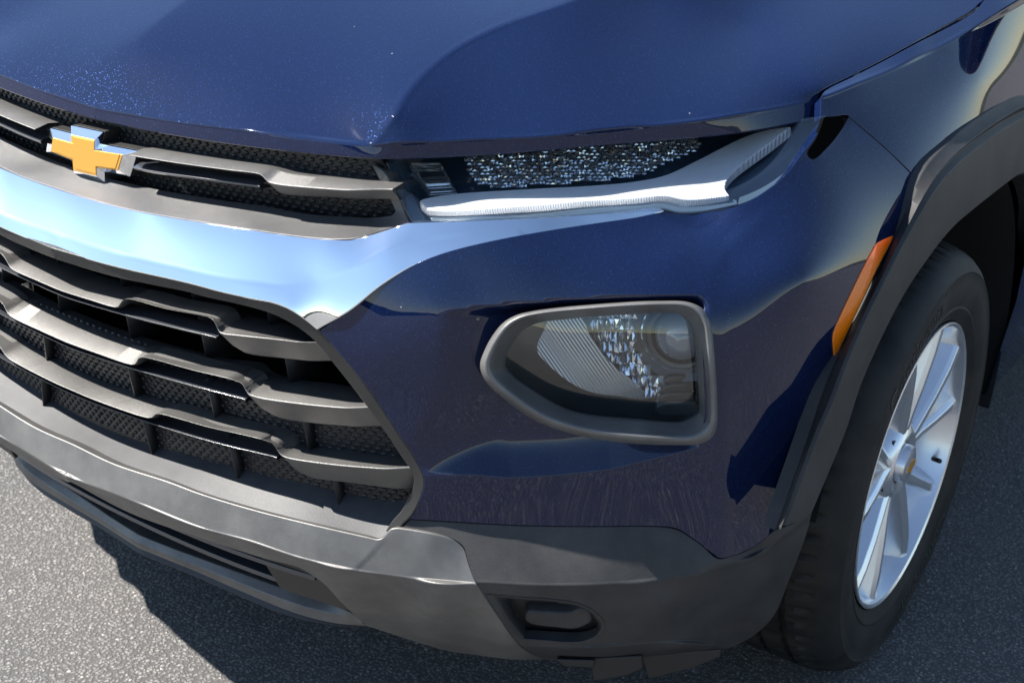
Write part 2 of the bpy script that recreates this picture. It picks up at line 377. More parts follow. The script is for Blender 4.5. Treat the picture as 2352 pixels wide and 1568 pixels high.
# ---- hood
lip_c = [(231, 249), (384, 275), (574, 300), (720, 317), (857, 331)]
bulge = [(905, 265, 'z', .944), (930, 222, 'z', .96), (1050, 110, 'z', 1.0), (1150, 60, 'z', 1.02), (1320, 0, 'z', 1.045), ('P', (.54, .62, 1.075)), ('P', (.56, 1.0, 1.105))]
lipside = [(1000, 325, 'z', .920), (1300, 308, 'z', .931), (1500, 288, 'z', .938), (1700, 262, 'z', .947), (1880, 228, 'x', .773)]
gap = [(1880, 212, 'x', .772), (1960, 172, 'x', .785), (2100, 98, 'x', .805), (2240, 20, 'x', .82), ('P', (.825, 1.06, 1.03))]
hoodA = Surf([(231, 249, 'c', .07), (260, 170, 'x', 0), (310, 100, 'x', 0), (430, 0, 'x', 0), ('P', (0, .5, 1.09)), ('P', (0, 1., 1.15)), (384, 275, 'c', .07), (574, 300, 'c', .07), (857, 331, 'c', .07)]+bulge, lam=1.5e-4)
hoodB = Surf([(857, 331, 'c', .07)]+bulge+lipside+gap+[(1500, 150, 'z', .984), (1700, 60, 'z', 1.012), (1500, 0, 'z', 1.04), (1800, -20, 'z', 1.042), ('P', (.72, 1.0, 1.06))], lam=1e-5)
liplow2 = [(1000, 361, 'z', .901), (1100, 355, 'z', .905), (1400, 330, 'z', .916), (1700, 303, 'z', .927), (1878, 271, 'x', .780)]
hoodC = Surf([(q[0], q[1], 'c', .07) for q in lip_c]+[(q[0], q[1], 'c', .0675) for q in ((215, 275), (350, 300), (600, 338), (860, 362))]+lipside+liplow2, lam=1e-5)
def by_u(l): a = curve(l, 10); return (lambda u: np.interp(u, a[:, 0], a[:, 1])), [tuple(q) for q in a]
def by_v(l): a = curve(l, 10); a = a[np.argsort(a[:, 1])]; return (lambda v: np.interp(v, a[:, 1], a[:, 0])), [tuple(q) for q in a]
uc, UC = by_v([(2300, -300), (1700, -110), (1480, -50), (1320, 0), (1150, 60), (1050, 110), (980, 165), (930, 222), (905, 265), (857, 331), (810, 400)])
lc, LC = by_u([(0, 150), (100, 203), (231, 249), (384, 275), (574, 300), (720, 317), (857, 331), (920, 330), (1000, 325), (1300, 308), (1500, 288), (1700, 262), (1880, 228), (2000, 200)])
hood_f = blend(blend(hoodA, hoodB, lambda u, v: (u-uc(v))*.75, 14), hoodC, lambda u, v: v-lc(u), 7)
px = lambda *q: tuple(proj(q)[:2])
hc = [mid(hood_f, (120, 250), (350, 301)), mid(hood_f, (200, 170), (320, 170)), mid(hood_f, (260, 100), (380, 100)), mid(hood_f, (380, 0), (500, 0)), mid(hood_f, (160, 246), (300, 262))]
hood_out = [px(0, .5, 1.09), px(0, 1.0, 1.15), '|', px(.3, 1.0, 1.13), px(.56, 1.0, 1.105), px(.72, 1.02, 1.06), px(.82, 1.06, 1.03), '|', (2244, 10), (2236, 19), (2098, 96), (1958, 170), (1895, 201), (1880, 214), (1877, 245), (1876, 271), '|', (1700, 303), (1400, 330), (1100, 355), (960, 362), (860, 362), (600, 338), (350, 300), hc[0], '|', hc[4], hc[1], hc[2], hc[3]]
panel('hood', hood_out, hood_f, 'paint', car, centre=True, step=11, thick=.012, rim=.002, creases=[(UC, 14/.75), (LC, 7)])
# ---- front fenders
crs = [(1886, 222, 'x', .781), (1901, 218, 'x', .785), (1966, 192, 'x', .799), (2055, 156, 'x', .813), (2145, 113, 'x', .825), (2222, 72, 'x', .836)]
fenT = Surf(crs+gap+[('P', (.845, 1.25, 1.03))], lam=1e-5)
fenS = Surf(crs+[(1945, 265, 'x', .806), (2030, 345, 'x', .846), (2120, 425, 'x', .884), (2230, 300, 'x', .886), (2352, 225, 'x', .887), (2352, 60, 'x', .858), (2250, 180, 'x', .868), (2560, 150, 'x', .89), ('P', (.85, 1.25, 1.02))], lam=1e-5)
fc_, FC = by_u([(1870, 226), (1886, 222), (1901, 218), (1966, 192), (2055, 156), (2145, 113), (2222, 72), (2300, 30), (2450, -60)])
fender_f = blend(fenT, fenS, lambda u, v: v-fc_(u), 8)
fen_out = [(1887, 275), '|', (1888, 240), (1890, 216), (1904, 204), (1964, 175), (2104, 102), (2243, 26), (2262, 2), px(.828, 1.06, 1.028), px(.842, 1.33, 1.035), '|', px(.89, 1.37, .86), '|', (2352, 219), (2286, 242), (2222, 283), (2171, 329), (2116, 397), (2118, 420), '|', (2040, 343), (1948, 263), '|', (1932, 263)]
panel2('fender', fen_out, fender_f, 'paint', car, step=10, thick=.010, rim=.0012, creases=[(FC, 8)])
# ---- painted bumper cover: front sheet and side sheet meeting at the corner, pocket around the lamp
bF = Surf([(735, 760, 'c', -.012), (850, 930, 'c', -.012), (968, 1115, 'c', -.012), (935, 1193, 'c', -.008), (1200, 1207, 'c', 0), (1500, 1212, 'c', .004), (1650, 1270, 'c', .006), (1660, 1000, 'c', 0), (1655, 850, 'c', 0), (1640, 720, 'c', .010),
    (1000, 700, 'c', -.0105), (880, 715, 'c', -.0085), (1000, 785, 'c', -.018), (870, 800, 'c', -.0155), (1000, 900, 'c', -.017), (1100, 1000, 'c', -.012), (1300, 690, 'c', .002), (1300, 1100, 'c', -.003),
    (950, 612, 'c', .006), (1100, 556, 'c', .019), (1300, 517, 'c', .050), (1520, 487, 'c', .112), (1600, 495, 'c', .126), (1690, 474, 'z', .863), (1800, 408, 'z', .889), (1900, 275, 'z', .938), (1932, 270, 'x', .803),
    (1200, 620, 'c', .010), (1080, 640, 'c', .003), (1150, 720, 'c', -.008), (1400, 600, 'c', .028), (1550, 580, 'c', .055), (1500, 660, 'c', .012)], lam=7e-5)
corner = [(1930, 278), (1860, 365), (1800, 432), (1667, 585), (1650, 700), (1664, 900), (1664, 1100), (1660, 1275)]
bS = Surf([('P', tuple(pos(bF, np.float64(a), np.float64(b)))) for a, b in corner]+[(1945, 265, 'x', .806), (2030, 345, 'x', .846), (2120, 425, 'x', .884), (2050, 545, 'x', .884), (1915, 820, 'x', .880), (1865, 980, 'x', .878), (1785, 1215, 'x', .868), (1850, 640, 'x', .858), (1780, 950, 'x', .852)], lam=2e-5)
uk, UK = by_v([(2000, 200), (1930, 278), (1860, 365), (1800, 432), (1667, 585), (1650, 700), (1664, 900), (1662, 1100), (1660, 1275), (1660, 1400)])
base = blend(bF, bS, lambda u, v: (u-uk(v))*.85, 22)
def bump_f(u, v):
    w = base(u, v)
    ve = np.interp(u, [1040, 1090, 1170, 1280, 1400, 1600, 1700], [1090, 1090, 1097, 1091, 1078, 1029, 1000])      # edge of the shelf under the lamp
    vt = np.interp(u, [1000, 1010, 1160, 1350, 1600, 1640, 1700], [760, 712, 697, 682, 676, 690, 700])
    ramp = np.sin(np.clip((ve-v)/118, 0, 1)*math.pi/2)
    m = ramp*sm(0, 26, v-vt)*sm(1000, 1210, u+np.maximum(0, v-900)*.62)*(1-sm(1570, 1632, u))
    return 1/(1/w+.034*m)
Z = lambda zx, zy: ((1850+zx/2.138)*.57422, (1130+zy/2.138)*.57422)
bez_o = [Z(*q) for q in ((1500, 160), (1700, 155), (1900, 160), (2030, 205), (2110, 290), (2140, 400), (2168, 700), (2184, 1000), (2180, 1230), (2130, 1335), (2020, 1385), (1850, 1390), (1500, 1375), (1200, 1340), (950, 1290), (700, 1210), (550, 1130), (400, 1020), (250, 900), (172, 800), (150, 700), (180, 600), (240, 480), (330, 360), (430, 290), (560, 250), (800, 215), (1200, 180))]
bez_i = [Z(*q) for q in ((1500, 268), (1700, 260), (1850, 266), (1930, 320), (1970, 420), (1985, 520), (1998, 700), (2018, 930), (2022, 1090), (1975, 1140), (1890, 1180), (1800, 1190), (1500, 1170), (1200, 1140), (1000, 1110), (850, 1060), (700, 980), (560, 890), (450, 810), (375, 735), (365, 670), (385, 600), (425, 530), (480, 450), (560, 380), (680, 338), (900, 312), (1200, 285))]
bump_out = [(737, 760), '|', (800, 716), (872, 660), (942, 615), (1000, 590), (1063, 571), (1166, 548), (1243, 534), (1349, 517), (1465, 500), (1524, 489), (1545, 493), '|', (1600, 492), (1690, 476), (1742, 452), (1802, 407), (1852, 343), (1908, 270), '|', (1945, 266), '|', (2038, 347), (2117, 425), '|', (2110, 440), (2052, 547), '|', (2040, 570), (1957, 740), (1920, 822), '|', (1886, 900), (1862, 978), (1778, 1218), '|', (1722, 1259), (1655, 1280), (1640, 1275), (1620, 1256), (1590, 1233), (1555, 1212), (1517, 1207), (1473, 1206), (1327, 1207), (1180, 1204), (1034, 1196), (938, 1190), '|', (950, 1176), (972, 1132), (976, 1104), (965, 1070), (902, 972), (852, 898), (790, 822)]
hole = [tuple(np.array(q)*.89+np.array([1385, 850])*.11) for q in bez_o]
panel2('bumper_cover', bump_out, bump_f, 'paint', car, holes=[hole], step=8, thick=.012, rim=.0012, creases=[(UK, 24), ([(1050, 1090), (1090, 1090), (1170, 1097), (1280, 1091), (1400, 1078), (1600, 1029), (1650, 1014)], 6)])
# ---- black seal at the tip of the lamp
panel2('lamp_seal', [(1894, 270), '|', (1950, 266), '|', (1932, 298), (1902, 336), (1868, 364), (1856, 352), (1876, 318)], deeper(bump_f, -.0015), 'void', car, step=8, thick=.004, rim=.0008)
# ---- amber side marker
mk = [(2052, 543), '|', (2016, 561), (2007, 575), (1972, 643), (1920, 757), (1916, 772), (1918.5, 821), '|', (1957, 739.5), (2015.7, 613.5), (2039, 569.5)]
panel2('side_marker', mk, deeper(bump_f, -.003), 'amber', car, step=9, thick=.012, rim=.0012)
# ---- chrome bar
cr_ = [(0, 490, 'c', -.004), (164, 550, 'c', -.004), (300, 590, 'c', -.004), (413, 615, 'c', -.004), (517, 638, 'c', -.004), (645, 654, 'c', -.002), (722, 646, 'c', .003), (799, 618, 'c', .007), (889, 574, 'c', .014), (953, 554, 'c', .020), (1100, 535, 'c', .030), (1243, 518, 'c', .050), (1400, 497, 'c', .087), (1500, 487, 'c', .107)]
chU = Surf(cr_+[(0, 378, 'c', .02), (164, 449, 'c', .02), (308, 486, 'c', .02), (574, 530, 'c', .021), (747, 551, 'c', .023), (850, 541, 'c', .028), (937, 513, 'c', .032), (1089, 506, 'c', .038), (1243, 499, 'c', .058), (1503, 478, 'c', .110), (1465, 500, 'c', .100), (1349, 516, 'c', .075), (1524, 485, 'c', .112)], mirror=True, lam=2e-6)
chL = Surf(cr_+[(588, 688, 'c', -.0125), (664, 708, 'c', -.0125), (726, 756, 'c', -.0135), (767, 725, 'c', -.0125), (844, 677, 'c', -.0065), (946, 613, 'c', .006), (1063, 573, 'c', .017), (1243, 534, 'c', .042), (1465, 500, 'c', .100), (1524, 485, 'c', .112), (459, 662, 'c', -.0125), (308, 623, 'c', -.0125), (164, 585, 'c', -.0125)], lam=2e-6)
cc, CC = by_u([(0, 490), (164, 550), (300, 590), (413, 615), (517, 638), (645, 654), (722, 646), (799, 618), (889, 574), (953, 554), (1100, 535), (1243, 518), (1500, 487)])
chr_f = blend(chU, chL, lambda u, v: v-cc(u)-200*sm(1180, 1300, u), 9)
cx = lambda a, b, c: tuple(proj(np.array([0, c, P(a, b, 'c', c)[2]]))[:2])
ch_out = [mid(chr_f, (150, 443), (210, 462)), '|', (308, 486), (574, 530), (645, 541), (747, 552), (812, 551), (850, 542), (937, 514), '|', (1089, 509), (1243, 502), (1407, 491), (1503, 480), (1524, 484), '|', (1465, 498), (1349, 515), (1243, 532), (1166, 546), (1063, 568), (986, 595), (942, 611), (871, 655), (800, 712), (727, 754), '|', (713, 742), (698, 730), (664, 708), (626, 693), (588, 686), (511, 669), (436, 649), (308, 620), (241, 604), mid(chr_f, (102, 565), (241, 604)), '|']
panel('chrome_bar', ch_out, chr_f, 'chrome', car, centre=True, step=9, thick=.03, rim=.0016, creases=[(CC, 9)])
# ---- upper grille
ug = empty('upper_grille', car)
def at_rows(rows, xs): return [at_x(line3(r, 'c', c), xs) for r, c in rows]
def sheet(name, z0, z1, c, x1, mat, parent, n=60):
    xs = np.linspace(0, x1, n); return loft(name, [np.c_[xs, yc(xs)+c, np.full(n, z0)], np.c_[xs, yc(xs)+c, np.full(n, z1)]], mat, parent, bev=0)
def dimples(name, z0, z1, c, x0, x1, pitch, r, mat, parent, skip=None):
    V, Fc = [], []; row = 0; z = z0
    while z < z1:
        x = x0+(pitch/2 if row % 2 else 0)
        while x < x1:
            if not skip or not skip(x, float(yc(x))+c, z):
                y = yc(x)+c; b = len(V); sl = float(yc(x+.005)-yc(x-.005))/.01
                for rr, dy in ((r, 0.), (r*.75, -.0011)):
                    for k in range(8):
                        a = k*math.pi/4; V.append((x+rr*math.cos(a), y+dy+sl*rr*math.cos(a), z+.8*rr*math.sin(a)))
                V.append((x, y-.0003, z))
                for k in range(8):
                    j = (k+1) % 8; Fc += [(b+k, b+j, b+8+j, b+8+k), (b+8+k, b+8+j, b+16)]
            x += pitch
        z += pitch*.5; row += 1
    V, Fc, _ = both(V, Fc); o = orient(mesh_obj(name, V, Fc, mat, parent)); o['kind'] = 'stuff'; return o
def flat_c(c): return Surf([(u, v, 'c', c) for u in range(0, 1100, 90) for v in (300, 500, 700, 900, 1150)])
up_open = [(245, 285), (350, 303), (600, 342), (858, 368), (876, 395), (912, 487), (905, 498), (850, 503), (722, 498), (560, 475), (356, 440), (220, 410)]
def seen_in(poly):
    q = np.array(poly, float); return lambda x, y, z: not inside(np.array([proj((x, y, z))[:2]]), q)[0]
bk = flat_c(.092); grow = lambda l, c, k: [tuple(np.array(c)+(np.array(q)-c)*k) for q in l]
panel('mesh_panel', [px(0, .092, .91), '|', (350, 290), (600, 330), (868, 360), '|', (890, 395), (925, 490), (900, 510), '|', (722, 508), (560, 487), (356, 455), px(0, .092, .785), '|'], bk, 'dark', ug, centre=True, step=20, thick=.002)
dimples('mesh_dimples', .79, .91, .0905, .0, .47, .0125, .0036, 'dark', ug, seen_in(up_open))
def slat(name, top, brk, low, xb, x1, parent, mat='satin', ct=.02, cb=-.012, cl=.006, x0=0., n=170):
    xs = np.linspace(x0, x1, n); T, B, L = at_rows([(top, ct), (brk, cb), (low, cl)], xs)
    tuck = np.c_[0*xs, .012*sm(x1-.05, x1, xs), 0*xs]; T, B, L = T+tuck, B+tuck, L+tuck; k = sm(xb-.004, xb+.006, xs)[:, None]; under = B+[0, .009, -.0035]; L = L*k+under*(1-k)
    for sg in ((1, -1) if x0 else (1,)): loft(name, [r*[sg, 1, 1] for r in (T+[0, .03, -.004], T, B, L, L+[0, .03, .004])], mat, parent, bev=.0022, mirror=not x0)
def slot_bar(name, hi, lo, x1, parent, ch=.008, cl=-.008, x0=0.):
    xs = np.linspace(x0, x1, 60); A, B = at_rows([(hi, ch), (lo, cl)], xs); dz = np.zeros((60, 3))
    for sg in ((1, -1) if x0 else (1,)): loft(name, [r*[sg, 1, 1] for r in (A+[0, .02, -.002], A, B, B+[0, .004, -.004], B+[0, .03, -.006])], 'bar_gloss', parent, bev=.0012, mirror=not x0)
slat('slat', [(200, 318), (300, 336), (359, 346), (517, 370), (600, 381), (619, 384.5), (640, 390), (663, 397), (773, 410), (874, 420), (900, 423)],
     [(200, 338), (300, 358), (420, 377), (517, 390), (590, 399), (598, 402), (606, 411), (614, 419), (625, 422), (645, 425.5), (773, 436), (888, 441), (910, 442)],
     [(600, 418), (619, 430), (640, 444), (660, 448.6), (773, 455), (896, 465), (915, 467)], float(P(612, 418, 'c', .04)[0]), .452, ug, ct=.062, cb=.04, cl=.055, x0=.092)
slot_bar('slot_bar', [(200, 341), (340, 377), (480, 396), (597, 413)], [(200, 357), (323, 389), (460, 409), (590, 427)], float(P(592, 424, 'c', .043)[0]), ug, ch=.058, cl=.045, x0=.09)
uvS = Surf([(q[0], q[1], 'c', .066) for q in ((356, 434), (574, 470), (660, 483), (722, 492), (799, 497), (850, 498), (888, 492))]+[(909, 484, 'c', .07), (876, 395, 'c', .072), (862, 382, 'c', .08)]+[(q[0], q[1], 'c', .022) for q in ((308, 486), (574, 530), (747, 551), (812, 551))]+[(850, 541, 'c', .032), (937, 512, 'c', .058)], mirror=True, lam=2e-5)
uv0, uv1 = mid(uvS, (150, 438), (210, 457)), mid(uvS, (150, 385), (250, 412))
panel('lower_valance', [uv0, '|', (308, 482), (574, 525), (645, 536), (747, 547), (812, 546), (850, 537), (937, 509), '|', (908, 446), (880, 396), (868, 386), (856, 378), '|', (884, 436), (910, 486), (903, 494), (888, 498), (850, 501), (799, 499), (722, 494), (660, 485), (606, 474), (517, 462), (356, 435), uv1, '|'], uvS, 'satin2', ug, centre=True, step=9, thick=.02, rim=.0015)
# ---- badge
bd = empty('emblem', car)
eo = [(114, 294), (162, 306), (163, 288), (236, 303.5), (229, 330), (316.6, 346.6), (298.6, 406), (240, 395), (240.5, 419), (170.5, 398), (164, 370), (105.6, 349)]
eg = [(121.8, 316), (164, 327.4), (164, 309.4), (217.9, 321), (217.4, 345), (283, 355), (271.7, 391.5), (221.7, 385), (222.5, 405), (169, 392), (167, 368.4), (116.6, 348)]
def epl(q, y): d = ray(*q); return CAM+d*((y+.12*(CAM[2]-.845)-CAM[1])/(d[1]-.12*d[2]))
E0 = np.array([epl(q, .060) for q in eo]); E1 = np.array([epl(q, .053) for q in eg]); n = 12
ins = lambda R, k: R+(R.mean(0)-R)*k
V = np.vstack([E0, E1, E0+[0, .003, 0]]); Fc = []
for i in range(n):
    j = (i+1) % n; Fc += [(i, j, n+j, n+i), (2*n+i, 2*n+j, j, i)]
bevel(orient(mesh_obj('badge_frame', V, Fc, 'chrome', bd)), .0008, 2, 20)
V = np.vstack([E1+[0, .0015, 0], E1+[0, -.0008, 0]]); Fc = [tuple(range(n, 2*n))]+[(i, (i+1) % n, n+(i+1) % n, n+i) for i in range(n)]
g_ = bevel(orient(mesh_obj('badge_face', V, Fc, 'gold', bd)), .0012, 3, 20)
E2 = np.array([epl(tuple(np.array(q)*.9+np.array([200, 353])*.1), .0515) for q in eg]); V = np.vstack([E2+[0, .001, 0], E2]); bevel(orient(mesh_obj('badge_relief', V, Fc, 'gold', bd)), .0005, 2, 20)
back = E0+[0, .0035, 0]; V = np.vstack([back, back+[-.0, .03, 0], back*[1, 1, 1]]); Fc = [(i, (i+1) % n, n+(i+1) % n, n+i) for i in range(n)]+[tuple(range(n))]
bevel(orient(mesh_obj('badge_base', V[:2*n], Fc, 'frame', bd)), .001)
# ---- lower grille
lgr = empty('lower_grille', car)
fo = [(241, 607), (308, 623), (436, 652), (511, 672), (588, 689), (626, 696), (664, 711), (698, 733), (713, 745), (731, 761), (790, 826), (850, 905), (900, 978), (960, 1072), (972, 1105), (967, 1131), (945, 1178), (920, 1204), (893, 1237)]
fi = [(880, 1232), (905, 1195), (921, 1178), (934, 1154), (946, 1133), (953, 1103), (946, 1080), (928, 1054), (880, 982), (826, 908), (767, 833), (729, 787), (690, 754), (639, 725), (588, 707), (459, 677), (436, 670), (256, 632)]
frS = Surf([(q[0], q[1], 'c', -.010) for q in fo[::2]]+[(q[0], q[1], 'c', -.006) for q in fi[::2]], lam=1e-4)
panel('grille_frame', [mid(frS, (102, 568), (241, 607)), '|']+fo+['|']+fi[:1]+['|']+fi[1:]+[mid(frS, (103, 586), (256, 632)), '|'], frS, 'frame', lgr, centre=True, step=9, thick=.035, rim=.002)
slat('slat', [(100, 612), (128, 624), (282, 667.5), (436, 708.5), (511, 728), (549, 738), (639, 759), (729, 787), (760, 795)],
     [(100, 654), (128, 665), (200, 688), (262, 706), (270, 704), (278, 691), (286, 686), (380, 709), (483, 731), (490, 738), (496, 752), (502, 764), (536, 769), (639, 779), (734, 790), (765, 793)],
     [(480, 745), (500, 766), (536, 795), (562, 811), (664, 825), (770, 836), (800, 838)], float(P(500, 764, 'c', -.012)[0]), .426, lgr)
slat('slat', [(100, 713), (128, 726), (302, 788), (482, 834), (565, 845), (574, 852), (584, 864), (639, 882), (716, 892), (826, 907.5), (855, 911)],
     [(60, 746), (128, 778), (220, 812), (300, 838), (309, 836), (316, 823), (324, 820), (440, 850), (544, 876), (554, 881), (561, 894), (568, 906), (588, 912.6), (716, 930.5), (849, 941), (880, 944)],
     [(550, 890), (567, 912), (613, 946), (644, 961), (716, 972), (880, 986), (910, 988)], float(P(566, 904, 'c', -.012)[0]), .482, lgr)
slat('slat', [(64, 795.6), (179, 860), (341, 916), (459, 946), (528, 970), (640, 989), (648, 1003), (677, 1021), (767, 1036), (928, 1054), (955, 1057)],
     [(60, 845), (128, 880), (205, 915), (337, 960), (347, 959), (355, 951), (363, 950), (470, 979), (615, 1014), (626, 1020), (634, 1032), (642, 1044), (655, 1050), (767, 1067), (944, 1080), (975, 1083)],
     [(620, 1030), (649, 1051.5), (690, 1087), (716, 1098), (793, 1108), (946, 1128), (985, 1132)], float(P(640, 1042, 'c', -.012)[0]), .527, lgr)
slot_bar('slot_bar', [(100, 651), (154, 671), (308, 712), (400, 735), (492, 755)], [(100, 663), (154, 683), (295, 725), (400, 752), (488, 773)], float(P(495, 766, 'c', -.008)[0]), lgr)
slot_bar('slot_bar', [(100, 764), (180, 794), (336, 843), (450, 872), (560, 897)], [(100, 776), (180, 806), (330, 854), (450, 888), (554, 915)], float(P(562, 908, 'c', -.008)[0]), lgr)
slot_bar('slot_bar', [(100, 864), (200, 908), (388, 972), (500, 1002), (632, 1032)], [(100, 876), (200, 920), (378, 982), (500, 1018), (626, 1048)], float(P(634, 1042, 'c', -.008)[0]), lgr)
lo_open = [(120, 590), (436, 672), (639, 727), (729, 789), (880, 984), (946, 1082), (953, 1103), (934, 1158), (700, 1120), (372, 1034), (150, 940)]
b2 = flat_c(.030)
panel('mesh_panel', [px(0, .030, .60), '|', (500, 895), (820, 955), (900, 990), (965, 1080), (972, 1105), (950, 1165), '|', (703, 1122), (574, 1090), (372, 1040), px(0, .030, .44), '|'], b2, 'dark', lgr, centre=True, step=20, thick=.002)
dimples('mesh_dimples', .44, .61, .0285, .0, .56, .0125, .0036, 'dark', lgr, seen_in(lo_open))
sheet('shade_sheet', .50, .76, .16, .36, 'void', lgr)  # near-black sheet painting the deep shade behind the open slats
def fin(x, z0, z1, lean, c0=.012, c1=.09):
    xt, xb = x-lean, x+lean; t = .0014; V = []
    for xx, z in ((xt, z1), (xb, z0)):
        for yy in (c0, c1):
            for s in (-t, t): V.append((xx+s, yc(xx)+yy+(.004 if z == z0 else 0), z))
    Fc = [(0, 1, 5, 4), (2, 6, 7, 3), (0, 4, 6, 2), (1, 3, 7, 5), (0, 2, 3, 1), (4, 5, 7, 6)]
    for sg in (1, -1): orient(mesh_obj('fin', np.array(V)*[sg, 1, 1], Fc, 'black', lgr))
for x in (.063, .19, .305): fin(x, .676, .735, .002, c0=.03)
for x in (.070, .204, .329): fin(x, .604, .672, .003, c0=.03)
for x in (.088, .229, .366): fin(x, .532, .60, .004, c0=.012, c1=.03)
for x in (.108, .258, .404): fin(x, .456, .528, .006, c0=.012, c1=.03)
vS = Surf([(q[0], q[1], 'c', .028) for q in ((205, 969), (372, 1030), (574, 1082), (703, 1113), (933, 1152))]+[(q[0], q[1], 'c', -.015) for q in ((190, 1038), (384, 1105), (574, 1168), (716, 1204), (865, 1236))], mirror=True, lam=2e-5)
panel('lower_valance', [mid(vS, (128, 999), (240, 1055)), '|', (260, 1063), (384, 1104), (459, 1133), (574, 1166), (716, 1202), (844, 1230), (872, 1235), (885, 1226), '|', (912, 1192), (938, 1155), (938, 1146), '|', (703, 1107), (574, 1074), (372, 1021), mid(vS, (130, 930), (372, 1021)), '|'], vS, 'valance', lgr, centre=True, step=10, thick=.006, rim=.002)
# ---- silver-grey lower bumper band with its raised end
skU = Surf([(q[0], q[1], 'c', -0.0220) for q in ((190, 1040), (384, 1107), (574, 1170), (716, 1207), (844, 1236), (877, 1240))]+[(q[0], q[1], 'c', -0.0360) for q in ((179, 1105), (333, 1164), (459, 1214), (574, 1245), (688, 1283), (814, 1311))]+[(897, 1217, 'c', -0.0170)], mirror=True, lam=2e-5)
skR = Surf([(q[0], q[1], 'c', c) for q, c in (((903, 1214), -0.0170), ((877, 1245), -0.0225), ((845, 1280), -0.0290), ((814, 1311), -0.0350), ((1003, 1232), -0.0170), ((1063, 1260), -0.0150), ((1075, 1295), -0.0230), ((1090, 1342), -0.0350), ((950, 1330), -0.0350), ((960, 1280), -0.0270))], lam=2e-5)
skL = Surf([(q[0], q[1], 'c', -0.0360) for q in ((179, 1105), (333, 1164), (459, 1214), (574, 1245), (688, 1283), (814, 1311), (950, 1330), (1090, 1342))]+[(q[0], q[1], 'c', -0.0090) for q in ((231, 1146), (459, 1234), (602, 1280), (688, 1303))]+[(774, 1371, 'c', 0.0020), (828, 1423, 'c', 0.0600), (946, 1469, 'z', .228), (1091, 1502, 'z', .212), (1250, 1513, 'z', .207), (1000, 1410, 'c', -0.0140), (1180, 1467, 'c', 0.0100), (1145, 1424, 'c', -0.0160), (1104, 1360, 'c', -0.0300)], lam=4e-5)
sr, SR = by_v([(920, 1200), (903, 1214), (877, 1245), (845, 1280), (814, 1311), (740, 1400)]); sk, SK = by_u([(0, 989), (90, 1052), (179, 1105), (333, 1164), (459, 1214), (574, 1245), (688, 1283), (814, 1311), (950, 1330), (1090, 1342), (1300, 1350)])
skid_f = blend(blend(skU, skR, lambda u, v: (u-sr(v))*.75, 9), skL, lambda u, v: v-sk(u), 7)
panel('bumper_band', [mid(skid_f, (128, 1003), (240, 1059)), '|', (260, 1067), (384, 1108), (459, 1136), (574, 1171), (716, 1207), (844, 1236), (868, 1241), (880, 1237), (891, 1224), (900, 1216), (911, 1215), (1003, 1230), (1040, 1242), (1062, 1259), (1073, 1292), (1090, 1338), (1103, 1361), (1144, 1425), (1179, 1469), (1208, 1496), (1248, 1514), '|', (1180, 1514), (1091, 1503), (1034, 1495), (946, 1470), (842, 1436), '|', (828, 1423), (803, 1400), (774, 1371), (748, 1343), (717, 1320), (688, 1303), (602, 1280), (459, 1234), (300, 1178), mid(skid_f, (128, 1087), (300, 1178)), '|'], skid_f, 'skid', car, centre=True, step=9, thick=.02, rim=.002, creases=[(SK, 7), (SR, 12)])
# ---- black cladding
kU = Surf([(q[0], q[1], 'c', c) for q, c in (((941, 1193), -.006), ((1034, 1199), -.005), ((1180, 1207), 0), ((1327, 1210), .002), ((1473, 1209), .004), ((1590, 1237), .006), ((1092, 1338), -.034), ((1239, 1345), -.032), ((1414, 1341), -.028), ((1532, 1329), -.019), ((1605, 1318), -.011))]+[(1652, 1285, 'c', .003), (1722, 1264, 'x', .846), (1780, 1221, 'x', .869)], lam=3e-5)
kL = Surf([(q[0], q[1], 'c', c) for q, c in (((1092, 1338), -.034), ((1239, 1345), -.032), ((1414, 1341), -.028), ((1532, 1329), -.019), ((1605, 1318), -.011), ((1180, 1440), -.008), ((1250, 1472), .004), ((1395, 1433), -.012), ((1530, 1420), -.004), ((1330, 1490), .012), ((1473, 1483), .016))]+[(1650, 1300, 'c', .002), (1723, 1284, 'x', .850), (1790, 1250, 'x', .872), (1864, 1176, 'x', .889), (1812, 1330, 'x', .872), (1775, 1415, 'x', .855), (1725, 1462, 'x', .832), (1655, 1440, 'x', .806)], lam=4e-5)
kB = Surf([(1195, 1486, 'c', .02), (1327, 1489, 'c', .012), (1473, 1482, 'c', .016), (1590, 1475, 'c', .035), (1252, 1514, 'z', .207), (1400, 1521, 'z', .203), (1500, 1514, 'z', .206), (1655, 1496, 'z', .222)], lam=3e-5)
kcr, KC = by_u([(900, 1325), (1092, 1338), (1239, 1345), (1414, 1341), (1532, 1329), (1605, 1318), (1650, 1303), (1723, 1280), (1800, 1235), (1880, 1170)])
kb_, KB = by_u([(1100, 1484), (1195, 1486), (1327, 1489), (1473, 1482), (1590, 1478), (1660, 1490), (1760, 1540)])
clad_f = blend(blend(kU, kL, lambda u, v: v-kcr(u), 8), kB, lambda u, v: (v-kb_(u)), 9)
slot_o = [(1105, 1360.5), '|', (1180, 1367), (1268, 1373), (1321, 1380), (1356, 1393.6), (1382, 1413), (1395.4, 1433), (1388, 1454), (1370.5, 1468), (1341, 1477), (1297, 1478), (1239, 1474), (1183, 1470), '|', (1145, 1424)]
slot_h = [(1112, 1363), '|', (1180, 1369), (1268, 1375), (1320, 1382), (1354, 1395), (1379, 1414), (1392, 1433), (1385, 1453), (1368, 1466), (1340, 1475), (1297, 1476), (1239, 1472), (1185, 1468), '|', (1149, 1424)]
